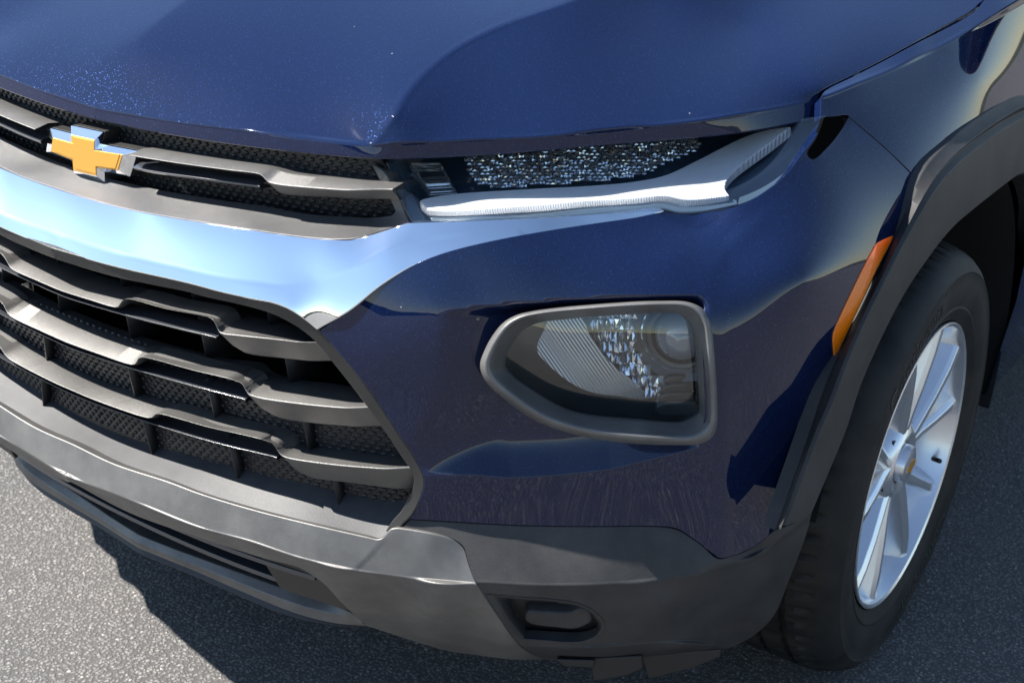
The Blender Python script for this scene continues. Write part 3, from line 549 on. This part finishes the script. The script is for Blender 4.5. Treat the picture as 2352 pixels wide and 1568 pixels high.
clad_out = [(927, 1211), '|', (942, 1194), '|', (1034, 1200), (1180, 1208), (1327, 1211), (1473, 1210), (1517, 1211), (1555, 1217), (1590, 1238), (1620, 1261), (1637, 1278), (1652, 1285), (1680, 1278), (1722, 1263), (1780, 1220), '|', (1825, 1202), (1864, 1177), '|', (1850, 1230), (1812, 1330), (1775, 1415), (1725, 1462), (1655, 1496), '|', (1500, 1515), (1400, 1521), (1300, 1519), (1253, 1513), '|', (1213, 1494), (1184, 1467), (1148, 1422), (1108, 1359), (1095, 1336), (1078, 1290), (1067, 1255), (1043, 1237), (1004, 1225)]
panel2('lower_cladding', clad_out, clad_f, 'clad', car, holes=[slot_h], step=9, thick=.014, rim=.0012, creases=[(KC, 8), (KB, 9)])
# vent insert with its tow bar
for sg in (1, -1):
    si = empty('vent_insert', car); N_ = 90
    lo = curve(slot_h, 6, True); t = np.linspace(0, len(lo), N_, endpoint=False); L0 = np.array([lo[int(i)] for i in t]); ctr = np.array([1275, 1424.])
    rings = []
    for k, dd in ((1., .0015), (.985, -.001), (.93, .0005), (.90, .006), (.82, .035)):
        q = ctr+(L0-ctr)*[k if k > .9 else k, k-.0*(1-k)]; q[:, 0] = np.where(q[:, 0] < ctr[0], q[:, 0]+(1-k)*140, q[:, 0]); rings.append(pos(deeper(clad_f, dd), q[:, 0], q[:, 1])*[sg, 1, 1])
    rr = [np.vstack([r, r[:1]]) for r in rings]; loft('surround', rr, 'clad', si, mirror=False, bev=0)
    f_ = rings[-1]; mesh_obj('floor_panel', f_, [tuple(range(N_))], 'black', si, smooth=False)
    V, Fc, N2 = panel_data([(1216, 1410), (1240, 1410), (1300, 1413), (1318, 1411), (1338, 1402), (1350, 1410), (1352, 1424), (1340, 1434), (1318, 1441), (1280, 1438), (1225, 1431), (1213, 1424)], deeper(clad_f, .010), step=6, thick=.03, rim=.004, cstep=5)
    orient(mesh_obj('cross_bar', V*[sg, 1, 1], Fc, 'clad', si))
# ---- chin lip and the slotted lower intake
lipg = empty('chin_lip', car)
xs = np.linspace(0, .385, 70)
LU = at_x(line3([(60, 1076), (102, 1105), (231, 1187), (384, 1253.5), (459, 1281), (631, 1343), (788, 1397), (829, 1422), (850, 1434)], 'z', .262), xs)
LB = at_x(line3([(90, 1121), (154, 1163), (256, 1230), (459, 1316), (545, 1354), (688, 1411.5), (774, 1432), (842, 1437), (870, 1440)], 'z', .238), xs)
mid = (LU+LB)/2; mid = mid+np.c_[0*xs, -.006+0*xs, 0*xs]*np.clip((.385-xs)/.08, 0, 1)[:, None]
loft('lip', [LU+[0, .05, 0], LU, mid+[0, 0, .003], mid-[0, 0, .002], LB, LB+[0, .05, 0]], 'skid', lipg, bev=.0015)
k = np.clip((.37-xs)/.12, 0, 1)[:, None]
loft('lower_lip', [LB+[0, .008, -.003], LB+[0, .006, -.005]-k*[0, .004, .006], LB+[0, .010, -.008]-k*[0, 0, .010], LB+[0, .06, -.012]], 'dark', lipg, bev=.001)
ing = empty('lower_intake', car)
sheet('backing', .22, .40, .15, .5, 'void', ing)
for z, c in ((.342, .03), (.30, .055)):
    xs2 = np.linspace(0, .36, 40); loft('intake_bar', [np.c_[xs2, yc(xs2)+c+.03, 0*xs2+z+.004], np.c_[xs2, yc(xs2)+c, 0*xs2+z+.004], np.c_[xs2, yc(xs2)+c, 0*xs2+z-.003], np.c_[xs2, yc(xs2)+c+.03, 0*xs2+z-.006]], 'bar_gloss', ing, bev=.001)
for x in (.06, .18, .29):
    for sg in (1, -1): box('intake_fin', (sg*x-.0015, float(yc(x))+.10, .27), (sg*x+.0015, float(yc(x))+.14, .385), 'black', ing, bev=0)
ep = Surf([(602, 1280, 'c', .03), (740, 1330, 'c', .03), (800, 1400, 'c', .045), (640, 1340, 'c', .05)])
panel2('end_panel', [(598, 1276), '|', (690, 1298), (752, 1340), (806, 1402), '|', (740, 1382), (645, 1350), '|'], ep, 'dark', ing, step=10, thick=.01)
# ---- air deflectors hanging under the cladding
for a, b in (([(1282, 1516), (1362, 1518), (1362, 1530), (1300, 1528)], .25), ([(1362, 1514), (1470, 1508), (1474, 1532), (1440, 1548), (1366, 1561)], .26), ([(1478, 1508), (1652, 1493), (1652, 1506), (1590, 1532), (1492, 1556)], .30)):
    s_ = Surf([(q[0], q[1], 'c', b-.17) for q in a]); panel2('air_deflector', [w for q in a for w in (q, '|')], s_, 'dark', car, step=14, thick=.012, rim=.002)
# ---- upper lamp (thin lens under the hood)
def lathe(name, prof, c, ax, mat, parent, seg=48, refv=(0, 0, 1.)):
    ax = np.array(ax, float); ax /= np.linalg.norm(ax); a = np.cross(ax, refv); a /= np.linalg.norm(a); b = np.cross(ax, a); V, Fc = [], []
    for r, h in prof:
        for k in range(seg): th = 2*math.pi*k/seg; V.append(np.array(c)+ax*h+r*(math.cos(th)*a+math.sin(th)*b))
    for i in range(len(prof)-1):
        for k in range(seg): j = (k+1) % seg; Fc.append((i*seg+k, i*seg+j, (i+1)*seg+j, (i+1)*seg+k))
    o = mesh_obj(name, V, Fc, mat, parent); bm = bmesh.new(); bm.from_mesh(o.data); bmesh.ops.remove_doubles(bm, verts=bm.verts, dist=1e-6); bmesh.ops.recalc_face_normals(bm, faces=bm.faces); bm.to_mesh(o.data); bm.free()
    e = o.modifiers.new('edge', 'EDGE_SPLIT'); e.split_angle = math.radians(35); return o
def facets(name, outline, f, du, dv, amp, mat, parent, seed=1, shear=0., sg=1, bow=.0, lean=0.):
    "lamp reflector: a sheet of small separately tilted mirror cells"
    poly = curve(outline, 8, True); lo, hi = poly.min(0), poly.max(0); r = np.random.default_rng(seed); V, Fc = [], []; row = 0
    for v in np.arange(lo[1], hi[1], dv):
        off = (row % 2)*du*.5; row += 1
        for u in np.arange(lo[0]-du, hi[0], du):
            q = np.array([[u+off, v], [u+off+du*.97, v+shear*du], [u+off+du*.97, v+dv*.96+shear*du], [u+off, v+dv*.96]])
            if not inside(q.mean(0)[None], poly)[0]: continue
            p = pos(f, q[:, 0], q[:, 1]); d = ray(q[:, 0], q[:, 1]); t1, t2 = r.normal(0, amp, 2); a = (t1*np.array([-1, 1, 1, -1])+(t2-lean)*np.array([-1, -1, 1, 1]))[:, None]
            m = p.mean(0)-d.mean(0)*bow; b = len(V); V += list((p+d*a)*[sg, 1, 1])+[m*[sg, 1, 1]]; Fc += [(b, b+1, b+4), (b+1, b+2, b+4), (b+2, b+3, b+4), (b+3, b, b+4)]
    o = orient(mesh_obj(name, V, Fc, mat, parent, smooth=False)); o['kind'] = 'stuff'; return o
lensS = Surf([(887, 374, 'c', .082), (945, 507, 'c', .052), (1089, 504, 'z', .846), (1200, 498, 'z', .849), (1407, 488, 'z', .856), (1520, 482, 'z', .859), (1690, 467, 'z', .865), (1800, 400, 'z', .891), (1890, 279, 'z', .936), (1000, 365, 'z', .884), (1100, 359, 'z', .888), (1400, 334, 'z', .900), (1700, 307, 'z', .913)], lam=2e-5)
lens_out = [(889, 366), '|', (1000, 352), (1100, 346), (1400, 321), (1700, 293), (1893, 266), '|', (1868, 318), (1848, 346), (1800, 402), (1742, 448), (1692, 470), (1620, 484), (1560, 487), (1525, 479), (1490, 479), (1407, 487), (1243, 499), (1089, 505), (948, 509), '|', (915, 440)]
gd_out = [(968.5, 461), (984, 456), (1038, 447), (1217, 435), (1349, 428), (1452, 419), (1529, 403.5), (1606, 368), (1703, 319), (1760, 300), (1812, 292), '|', (1772, 323), (1670, 406), (1662, 434), (1672, 448), '|', (1580, 456), (1529, 447), (1452, 453.5), (1349, 459), (1217, 471), (986, 479), (978, 472)]
def mirrored(fn):
    for sg in (1, -1): fn(sg)
def mpanel(name, out, f, mat, parent, sg, **k):
    V, Fc, N = panel_data(out, f, **k)
    if sg < 0: V = V*[-1, 1, 1]; N = N*[-1, 1, 1]; Fc = [tuple(reversed(g)) for g in Fc]
    return mesh_obj(name, V, Fc, mat, parent, N)
def lamp_upper(sg):
    L = empty('daytime_lamp', car)
    mpanel('lens', lens_out, deeper(lensS, .004), 'lens', L, sg, step=12, thick=.002, rim=.001)
    mpanel('housing', lens_out, deeper(lensS, .038), 'housing', L, sg, step=14, thick=.002)
    mpanel('housing_lip', [(893, 374), '|', (948, 507), '|', (1089, 503), (1243, 497), (1407, 485), (1490, 477), (1525, 477), (1560, 485), (1620, 482), (1692, 468), '|', (1690, 460), (1620, 473), (1560, 476), (1525, 468), (1407, 474), (1243, 487), (1089, 494), (970, 497), '|', (912, 374), '|'], deeper(lensS, .018), 'housing', L, sg, step=10, thick=.012)
    gt = lambda u: np.interp(u, [968, 1217, 1452, 1529, 1606, 1703, 1795], [458, 435, 419, 403, 368, 319, 292]); gb = lambda u: np.interp(u, [968, 1217, 1452, 1580, 1662, 1772, 1800], [480, 471, 453, 456, 440, 330, 318])
    gf_ = lambda u, v: 1/(1/lensS(u, v)+.006+.003*np.clip((gb(u)-v)/np.maximum(gb(u)-gt(u), 14), 0, 1.2)*(1-.5*sm(1550, 1700, u)))
    mpanel('light_guide', gd_out, gf_, 'guide', L, sg, step=8, thick=.01, rim=.002)
    facets('reflector', [(1068, 350), (1300, 332), (1600, 310), (1606, 335), (1545, 366), (1480, 398), (1400, 412), (1300, 420), (1130, 428), (1098, 418)], deeper(lensS, .016), 12, 7.5, .0008, 'reflector', L, 3, -.05, sg, .0012, -.0012)
    mpanel('turn_bulb', [(1400, 340), (1416, 338), (1414, 360), (1402, 362)], deeper(lensS, .021), 'amber_bulb', L, sg, step=6, thick=.006, cstep=5)
    mpanel('turn_bulb', [(1440, 345), (1456, 343), (1452, 352), (1442, 354)], deeper(lensS, .021), 'amber_bulb', L, sg, step=6, thick=.006, cstep=5)
    A, B, C_, D_ = np.array([945, 375.]), np.array([1011, 373.]), np.array([1049, 443.]), np.array([987, 447.])
    bil = lambda s, t: (1-t)*((1-s)*A+s*B)+t*((1-s)*D_+s*C_)
    g = [tuple(bil(s, t)) for s, t in ((0, 0), (1, 0), (1, 1), (0, 1))]; gi = [tuple(bil(s, t)) for s, t in ((.05, .04), (.95, .04), (.95, .96), (.05, .96))]
    c4 = lambda l: [w for q in l for w in (q, '|')]
    fr_ = mpanel('lens_block', c4(g), deeper(lensS, .022), 'reflector', L, sg, holes=[c4(gi)], step=8, thick=.006, rim=.0006)
    for i in range(7):
        t0, t1 = .07+i*.128, .07+i*.128+.075
        mpanel('louvre', c4([tuple(bil(s, t)) for s, t in ((.09, t0), (.91, t0), (.91, t1), (.09, t1))]), (lambda b_: deeper(lensS, .022+b_))(.004 if i % 2 else .001), 'bar_gloss' if i == 2 else 'reflector', L, sg, step=8, thick=.004, rim=.0012)
mirrored(lamp_upper)
# ---- lower headlamp in the bumper
def resamp(l, n=6):
    c = []
    for i in range(len(l)):
        p0, a, b, p3 = [np.array(l[(i+k) % len(l)]) for k in (-1, 0, 1, 2)]
        for j in range(n):
            t = j/n; c.append(.5*(2*a+(b-p0)*t+(2*p0-5*a+4*b-p3)*t*t+(3*a-p0-3*b+p3)*t**3))
    return np.array(c)
def lamp_lower(sg):
    L = empty('headlamp', car); O, I = resamp(bez_o), resamp(bez_i); rings = []
    for k, d in ((-.035, .030), (0, .006), (.05, -.004), (.16, -.010), (.28, -.0125), (.38, -.010), (.50, -.002), (.72, .014), (.93, .032), (1.0, .038), (1.02, .05)):
        q = O+(I-O)*k; p = pos(deeper(base, d), q[:, 0], q[:, 1])*[sg, 1, 1]; rings.append(np.vstack([p, p[:1]]))
    loft('bezel', rings, 'clad_satin', L, mirror=False, bev=0)
    out = [tuple(q) for q in I[::3]]
    mpanel('lens', out, deeper(base, .036), 'lens', L, sg, step=14, thick=.002)
    big = [tuple(np.array([1380, 850])+(np.array(q)-[1380, 850])*1.08) for q in I[::3]]
    mpanel('housing', big, deeper(base, .10), 'lamp_black', L, sg, step=16, thick=.003)
    # walls between lens and housing
    wr = []
    for k, d in ((1.03, .038), (1.06, .10)):
        q = np.array([1380, 850])+(I-[1380, 850])*k; p = pos(deeper(base, d), q[:, 0], q[:, 1])*[sg, 1, 1]; wr.append(np.vstack([p, p[:1]]))
    loft('side_wall', wr, 'lamp_black', L, mirror=False, bev=0)
    ZZ = lambda l: [Z(*q) for q in l]
    dep = lambda u, v: 1/(1/base(u, v)+.045+.045*sm(1230, 1480, u+(v-760)*-.55))
    mpanel('ribbed_reflector', ZZ([(760, 300), (1000, 270), (1040, 330), (1065, 410), (1130, 520), (1215, 635), (1330, 750), (1430, 830), (1510, 895), (1590, 985), (1330, 965), (1120, 935), (950, 865), (800, 755), (690, 650), (645, 580), (655, 500), (700, 410)]), dep, 'ribbed', L, sg, step=9, thick=.004, rim=.0015)
    facets('facet_reflector', ZZ([(1010, 270), (1490, 245), (1475, 420), (1510, 600), (1600, 740), (1730, 810), (1735, 880), (1640, 992), (1585, 985), (1500, 890), (1330, 750), (1210, 630), (1065, 410)]), deeper(base, .082), 12, 26, .0024, 'reflector', L, 8, .1, sg, .003, .001)
    n_ = np.array([.30*sg, -.95, .02]); c0 = pos(deeper(base, .062), np.array(Z(1865, 455)[0]), np.array(Z(1865, 455)[1]))*[sg, 1, 1]
    lathe('projector_lens', [(1e-5, .022), (.010, .0205), (.019, .0155), (.026, .008), (.030, 0), (.031, -.006)], c0, n_, 'glassball', L)
    lathe('projector_ring', [(.031, -.004), (.033, .004), (.037, .005), (.039, .0), (.040, -.02)], c0, n_, 'lamp_black', L)
    lathe('trim_ring', [(.0415, -.006), (.044, -.001), (.046, -.003), (.047, -.012)], c0, n_, 'reflector', L)
    lathe('shroud', [(.045, -.016), (.060, -.010), (.0625, -.012), (.063, -.03)], c0, n_, 'lamp_black', L)
    for i, v0 in enumerate((830, 905, 985, 1060)):
        mpanel('louvre', ZZ([(1760-i*25, v0), (2010, v0-5), (2012, v0+40), (1750-i*25, v0+48)]), deeper(base, .075-.006*i), 'lamp_black', L, sg, step=12, thick=.012, rim=.003)
cs = Mat('bezel_plastic').set(rough=.42, metal=.4); cs.to(cs.mix(cs.ramp(cs.noise(22, 5), [(.4, 0), (.7, 1)]), (.15, .148, .145), (.21, .207, .203)), 'Base Color'); cs.bump(cs.noise(1300, 1), .0003, .7); M['clad_satin'] = cs.m
mirrored(lamp_lower)
# ---- wheel arch
WY, WZ, WX = .8384, .3454, .8797
aO = [(1779, 1216), (1863, 976), (1887, 898), (1919, 822), (2052, 543), (2117, 395), (2171, 331), (2222, 284.5), (2286, 243.5), (2352, 220)]
aR = [(1790, 1213), (1875, 976), (1898.5, 927), (1957, 775), (2016, 649), (2083, 517), (2148, 405), (2222, 328), (2299, 281), (2352, 270)]
aI = [(1866, 1174), (1948, 976), (1972, 898), (2016, 795), (2074, 681), (2156, 561), (2194, 517), (2225, 490), (2270, 460), (2320, 445)]
def arch_line(l, x, n=80, ycen=.885):
    L = np.array([P(a, b, 'x', x) for a, b in l]); L = L[L[:, 1] < ycen-.02]
    R = L[::-1]*[1, -1, 1]+[0, 2*ycen, 0]; c = curve([tuple(q) for q in np.vstack([L, R])], .02)
    s = np.r_[0, np.cumsum(np.linalg.norm(np.diff(c, axis=0), axis=1))]; t = np.linspace(0, s[-1], n)
    return np.stack([np.interp(t, s, c[:, i]) for i in range(3)], 1)
LO, LR, LI = arch_line(aO, .8835), arch_line(aR, .897), arch_line(aI, .905)
lerp = lambda a, b, t: a*(1-t)+b*t
def arch(sg):
    rows = [LO-[.015, 0, 0], LO+[.0015, 0, 0], lerp(LO, LR, .5)+[.0, 0, 0], LR+[.002, 0, 0], lerp(LR, LI, .10)-[.006, 0, 0], lerp(LR, LI, .17)+[.001, 0, 0], lerp(LR, LI, .55)+[.004, 0, 0], lerp(LR, LI, .92)+[.001, 0, 0], LI, LI-[.006, 0, 0]+.012*(np.array([0, .885, .36])-LI)*[0, 1, 1], LI-[.05, 0, 0]+.02*(np.array([0, .885, .36])-LI)*[0, 1, 1]]
    loft('arch_trim', [r*[sg, 1, 1] for r in rows], 'clad', car, mirror=False, bev=.0015)
    N_ = 60; th = np.linspace(math.radians(-12), math.radians(168), N_); cy, cz = .88, .345
    ringo = [np.c_[np.full(N_, sg*x), cy+r*np.cos(th), cz+r*np.sin(th)] for x, r in ((.875, .455), (.80, .45), (.55, .45), (.549, .05))]
    loft('wheel_liner', ringo, 'liner', car, mirror=False, bev=0)
mirrored(arch)
# ---- wheel
def wheel(sg):
    w = empty('wheel', car, (0, 0, 0)); c = np.array([0, WY, WZ])
    ty = [(.226, .868), (.232, .879), (.238, .8815), (.246, .886), (.252, .8885), (.255, .8875), (.270, .892), (.290, .893), (.305, .891), (.309, .8925), (.312, .8905), (.322, .884), (.330, .875), (.336, .864), (.341, .850), (.344, .838), (.3452, .826), (.338, .8245), (.338, .8165), (.3458, .815), (.346, .785), (.338, .7835), (.338, .7755), (.346, .774), (.346, .745), (.338, .7435), (.338, .7355), (.3456, .734), (.343, .712), (.337, .695), (.32, .676), (.29, .668), (.25, .672), (.228, .684)]
    NP, SUB = 66, 5; N_ = NP*SUB; rows = []
    for r, x in ty:
        th = np.arange(N_)*2*math.pi/N_; rr = np.full(N_, r)
        if r > .3255:
            sk = np.roll(np.arange(N_) % SUB, int((.85-x)*60)); rr = rr-np.where((sk == 0) & (r > .3385 if True else 0), .006, 0)
            rr = rr-np.where((np.arange(N_) % (2*SUB) == 3) & (.34 < r) & (x > .83), .003, 0)
        rows.append(np.c_[np.full(N_, sg*x), c[1]+rr*np.cos(th), c[2]+rr*np.sin(th)])
    rows = [np.vstack([r, r[:1]]) for r in rows]; o = loft('tyre', rows, 'tyre', w, mirror=False, bev=0); e = o.modifiers.new('edge', 'EDGE_SPLIT'); e.split_angle = math.radians(32)
    if sg > 0:      # raised maker's name on the sidewall
        fc = bpy.data.curves.new('txt', 'FONT'); fc.body = 'Continental'; fc.size = .046; fc.extrude = .0006; tmp = bpy.data.objects.new('txt', fc); COL.objects.link(tmp)
        bpy.context.view_layer.update(); me = bpy.data.meshes.new_from_object(tmp); bpy.data.objects.remove(tmp)
        co = np.array([v.co for v in me.vertices]); wd = co[:, 0].max()
        for mid_ in (118, -62):
            m2 = me.copy(); r = .268+co[:, 1]; a = math.radians(mid_)-(co[:, 0]-wd/2)/.283*-1*-1
            xx = np.interp(r, [p[0] for p in ty[:14]], [p[1] for p in ty[:14]])
            for v, rr, aa, x_, z_ in zip(m2.vertices, r, a, xx, co[:, 2]): v.co = (x_+.0003+z_, WY+rr*math.cos(aa), WZ+rr*math.sin(aa))
            m2.materials.clear(); m2.materials.append(M['tyre_letters']); q = bpy.data.objects.new('sidewall_lettering', m2); COL.objects.link(q); q.parent = w
    ax = (sg, 0, 0)
    lathe('barrel', [(.2292, .879), (.2292, .8825), (.2265, .8835), (.2225, .881), (.2195, .872), (.214, .855), (.205, .79), (.20, .74), (.205, .70)], (0, WY, WZ), ax, 'rim_silver', w, 96)
    lathe('brake_disc', [(.205, .765), (.15, .77), (.14, .775), (.06, .776), (.001, .776)], (0, WY, WZ), ax, 'brake', w, 48)
    lathe('hub_cap', [(.001, .878), (.020, .8775), (.029, .875), (.031, .870), (.032, .85)], (0, WY, WZ), ax, 'rim_silver', w, 40)
    lathe('hub', [(.033, .862), (.05, .866), (.062, .860), (.074, .845), (.078, .82)], (0, WY, WZ), ax, 'rim_silver', w, 40)
    def q(r, a, x): a = math.radians(a); return (sg*x, WY+r*math.cos(a), WZ+r*math.sin(a))
    for s in range(5):
        a0 = 93+72*s
        for t in (-1, 1):
            # each arm: a flat-topped wedge running out to the rim, deeper flank on the inside of the fork
            st = [(.045, 5*t, 19, .862), (.085, 9.5*t, 10.5, .866), (.13, 13*t, 6.2, .871), (.18, 15*t, 4.8, .875), (.2215, 16.5*t, 5.2, .876)]
            V, Fc = [], []
            for r, da, hw, x in st:
                ctr = a0+da; V += [q(r, ctr-hw*1.5, x-.034), q(r, ctr-hw*.75, x-.006), q(r, ctr-hw*.1*t-hw*.25, x), q(r, ctr+hw*.45, x-.001), q(r, ctr+hw*.8, x-.008), q(r, ctr+hw*1.45, x-.034)]
            m = 6
            for i in range(len(st)-1):
                for j in range(m-1): Fc.append((i*m+j, i*m+j+1, (i+1)*m+j+1, (i+1)*m+j))
            bevel(orient(mesh_obj('spoke', V, Fc, 'rim_silver', w)), .0016, 2, 15)
        # web dished between the two arms
        V, Fc = [], []
        for r, da, x in ((.06, 6, .846), (.10, 7.5, .846), (.15, 10, .848), (.20, 12.5, .852), (.222, 14, .858)):
            for k in (-1, -.5, 0, .5, 1): V.append(q(r, a0+da*k, x-.012-.012*(1-k*k)))
        for i in range(4):
            for j in range(4): Fc.append((i*5+j, i*5+j+1, (i+1)*5+j+1, (i+1)*5+j))
        orient(mesh_obj('spoke_web', V, Fc, 'rim_silver', w))
        lathe('lug_nut', [(.001, .858), (.008, .858), (.010, .854), (.010, .84)], (0, WY+.057*math.cos(math.radians(a0+36)), WZ+.057*math.sin(math.radians(a0+36))), ax, 'lamp_black', w, 12)
    p0, p1 = np.array(q(.213, -22, .862)), np.array(q(.176, -21, .880)); tube('valve_stem', [p0, lerp(p0, p1, .5), p1], .0042, 'black', w)
    bt = [(-.9, .25), (-.3, .25), (-.35, .5), (.25, .5), (.3, .25), (.9, .25), (.8, -.25), (.3, -.25), (.35, -.5), (-.25, -.5), (-.3, -.25), (-1, -.25)]
    V = [(sg*.8790, WY+a*.019*-1*-1, WZ+b*.019) for a, b in bt]+[(sg*.876, WY+a*.019, WZ+b*.019) for a, b in bt]
    orient(mesh_obj('cap_badge', V, [tuple(range(12))]+[(i, (i+1) % 12, 12+(i+1) % 12, 12+i) for i in range(12)], 'gold', w, smooth=False))
plain('brake', color=(.05, .05, .052), metal=.6, rough=.5)
mirrored(wheel)
# ---- door mirrors
def mirror_arm(sg):
    m = empty('door_mirror', car)
    def blob(name, c, r, mat, p=2.6):
        V, Fc = [], []; nu, nv = 28, 16
        for i in range(nv+1):
            ph = -math.pi/2+math.pi*i/nv
            for k in range(nu):
                th = 2*math.pi*k/nu; g = lambda v: math.copysign(abs(v)**(2/p), v); V.append((sg*(c[0]+r[0]*g(math.cos(ph))*g(math.cos(th))), c[1]+r[1]*g(math.cos(ph))*g(math.sin(th)), c[2]+r[2]*g(math.sin(ph))))
        for i in range(nv):
            for k in range(nu): j = (k+1) % nu; Fc.append((i*nu+k, i*nu+j, (i+1)*nu+j, (i+1)*nu+k))
        return orient(mesh_obj(name, V, Fc, mat, m))
    blob('mirror_shell', (1.02, 1.40, 1.125), (.12, .085, .085), 'paint'); blob('mirror_foot', (.91, 1.42, 1.06), (.06, .04, .022), 'clad')
mirrored(mirror_arm)
# ---- the rest of the body, seen only in reflections and by its shadow
rest = empty('cabin', car)
def ring(y, hw, zb, zw, zr, tw):
    pts = [(.0, zb), (.6, zb), (hw-.02, zb+.06), (hw, zb+.25), (hw, .62), (hw-.01, .82), (hw-.035, zw-.03), (hw-.055, zw), (tw+.03, zr-.10), (tw-.05, zr-.02), (tw-.22, zr), (0, zr+.005)]
    return np.array([(a, y, b) for a, b in pts])
st = [(1.32, .885, .22, 1.03, 1.12, .80), (1.38, .89, .22, 1.04, 1.15, .79), (1.75, .895, .22, 1.05, 1.42, .70), (2.1, .895, .22, 1.06, 1.60, .63), (2.8, .895, .22, 1.08, 1.65, .62), (3.6, .89, .24, 1.10, 1.62, .61), (4.05, .87, .30, 1.10, 1.45, .62), (4.35, .80, .35, 1.05, 1.08, .70)]
R_ = [ring(*s) for s in st]; rowsb = [np.array([r[k] for r in R_]) for k in range(len(R_[0]))]
loft('body_side', rowsb[:8], 'paint', rest, bev=0); loft('greenhouse', rowsb[7:10], 'glass_dark', rest, bev=0); loft('roof', rowsb[9:], 'paint', rest, bev=0)
xs = np.linspace(0, .80, 12)
loft('windshield', [np.c_[xs, 1.06+.30*xs**2, 1.135-.12*xs**2], np.c_[xs*.80, 2.02+.15*xs**2, 1.60-.04*xs**2]], 'glass_dark', rest, bev=0)
loft('cowl', [np.c_[xs, .99+.0*xs, 1.11-.12*xs**2], np.c_[xs, 1.07+.30*xs**2, 1.133-.12*xs**2]], 'black', rest, bev=0)
box('underbody', (-.62, .30, .20), (.62, 4.2, .30), 'void', rest, bev=0)
box('light_block_box', (-.42, .30, .28), (.42, 1.25, .84), 'void', rest, bev=0)  # black box added inside so no light leaks through the gaps
# ---- far tree line seen only in reflections
V, Fc = [], []
for k in range(160):
    a = 2*math.pi*k/160; r = 420; h = 7+5*math.sin(3*a+1)+4*math.sin(7*a)+random.uniform(-1.5, 1.5)
    V += [(r*math.cos(a), r*math.sin(a), -1), (r*math.cos(a), r*math.sin(a), max(3, h)), ((r+60)*math.cos(a), (r+60)*math.sin(a), max(2, h*.6))]
for k in range(160):
    j = (k+1) % 160; Fc += [(3*k, 3*j, 3*j+1, 3*k+1), (3*k+1, 3*j+1, 3*j+2, 3*k+2)]
o = orient(mesh_obj('hills', V, Fc, 'hills')); o['kind'] = 'structure'
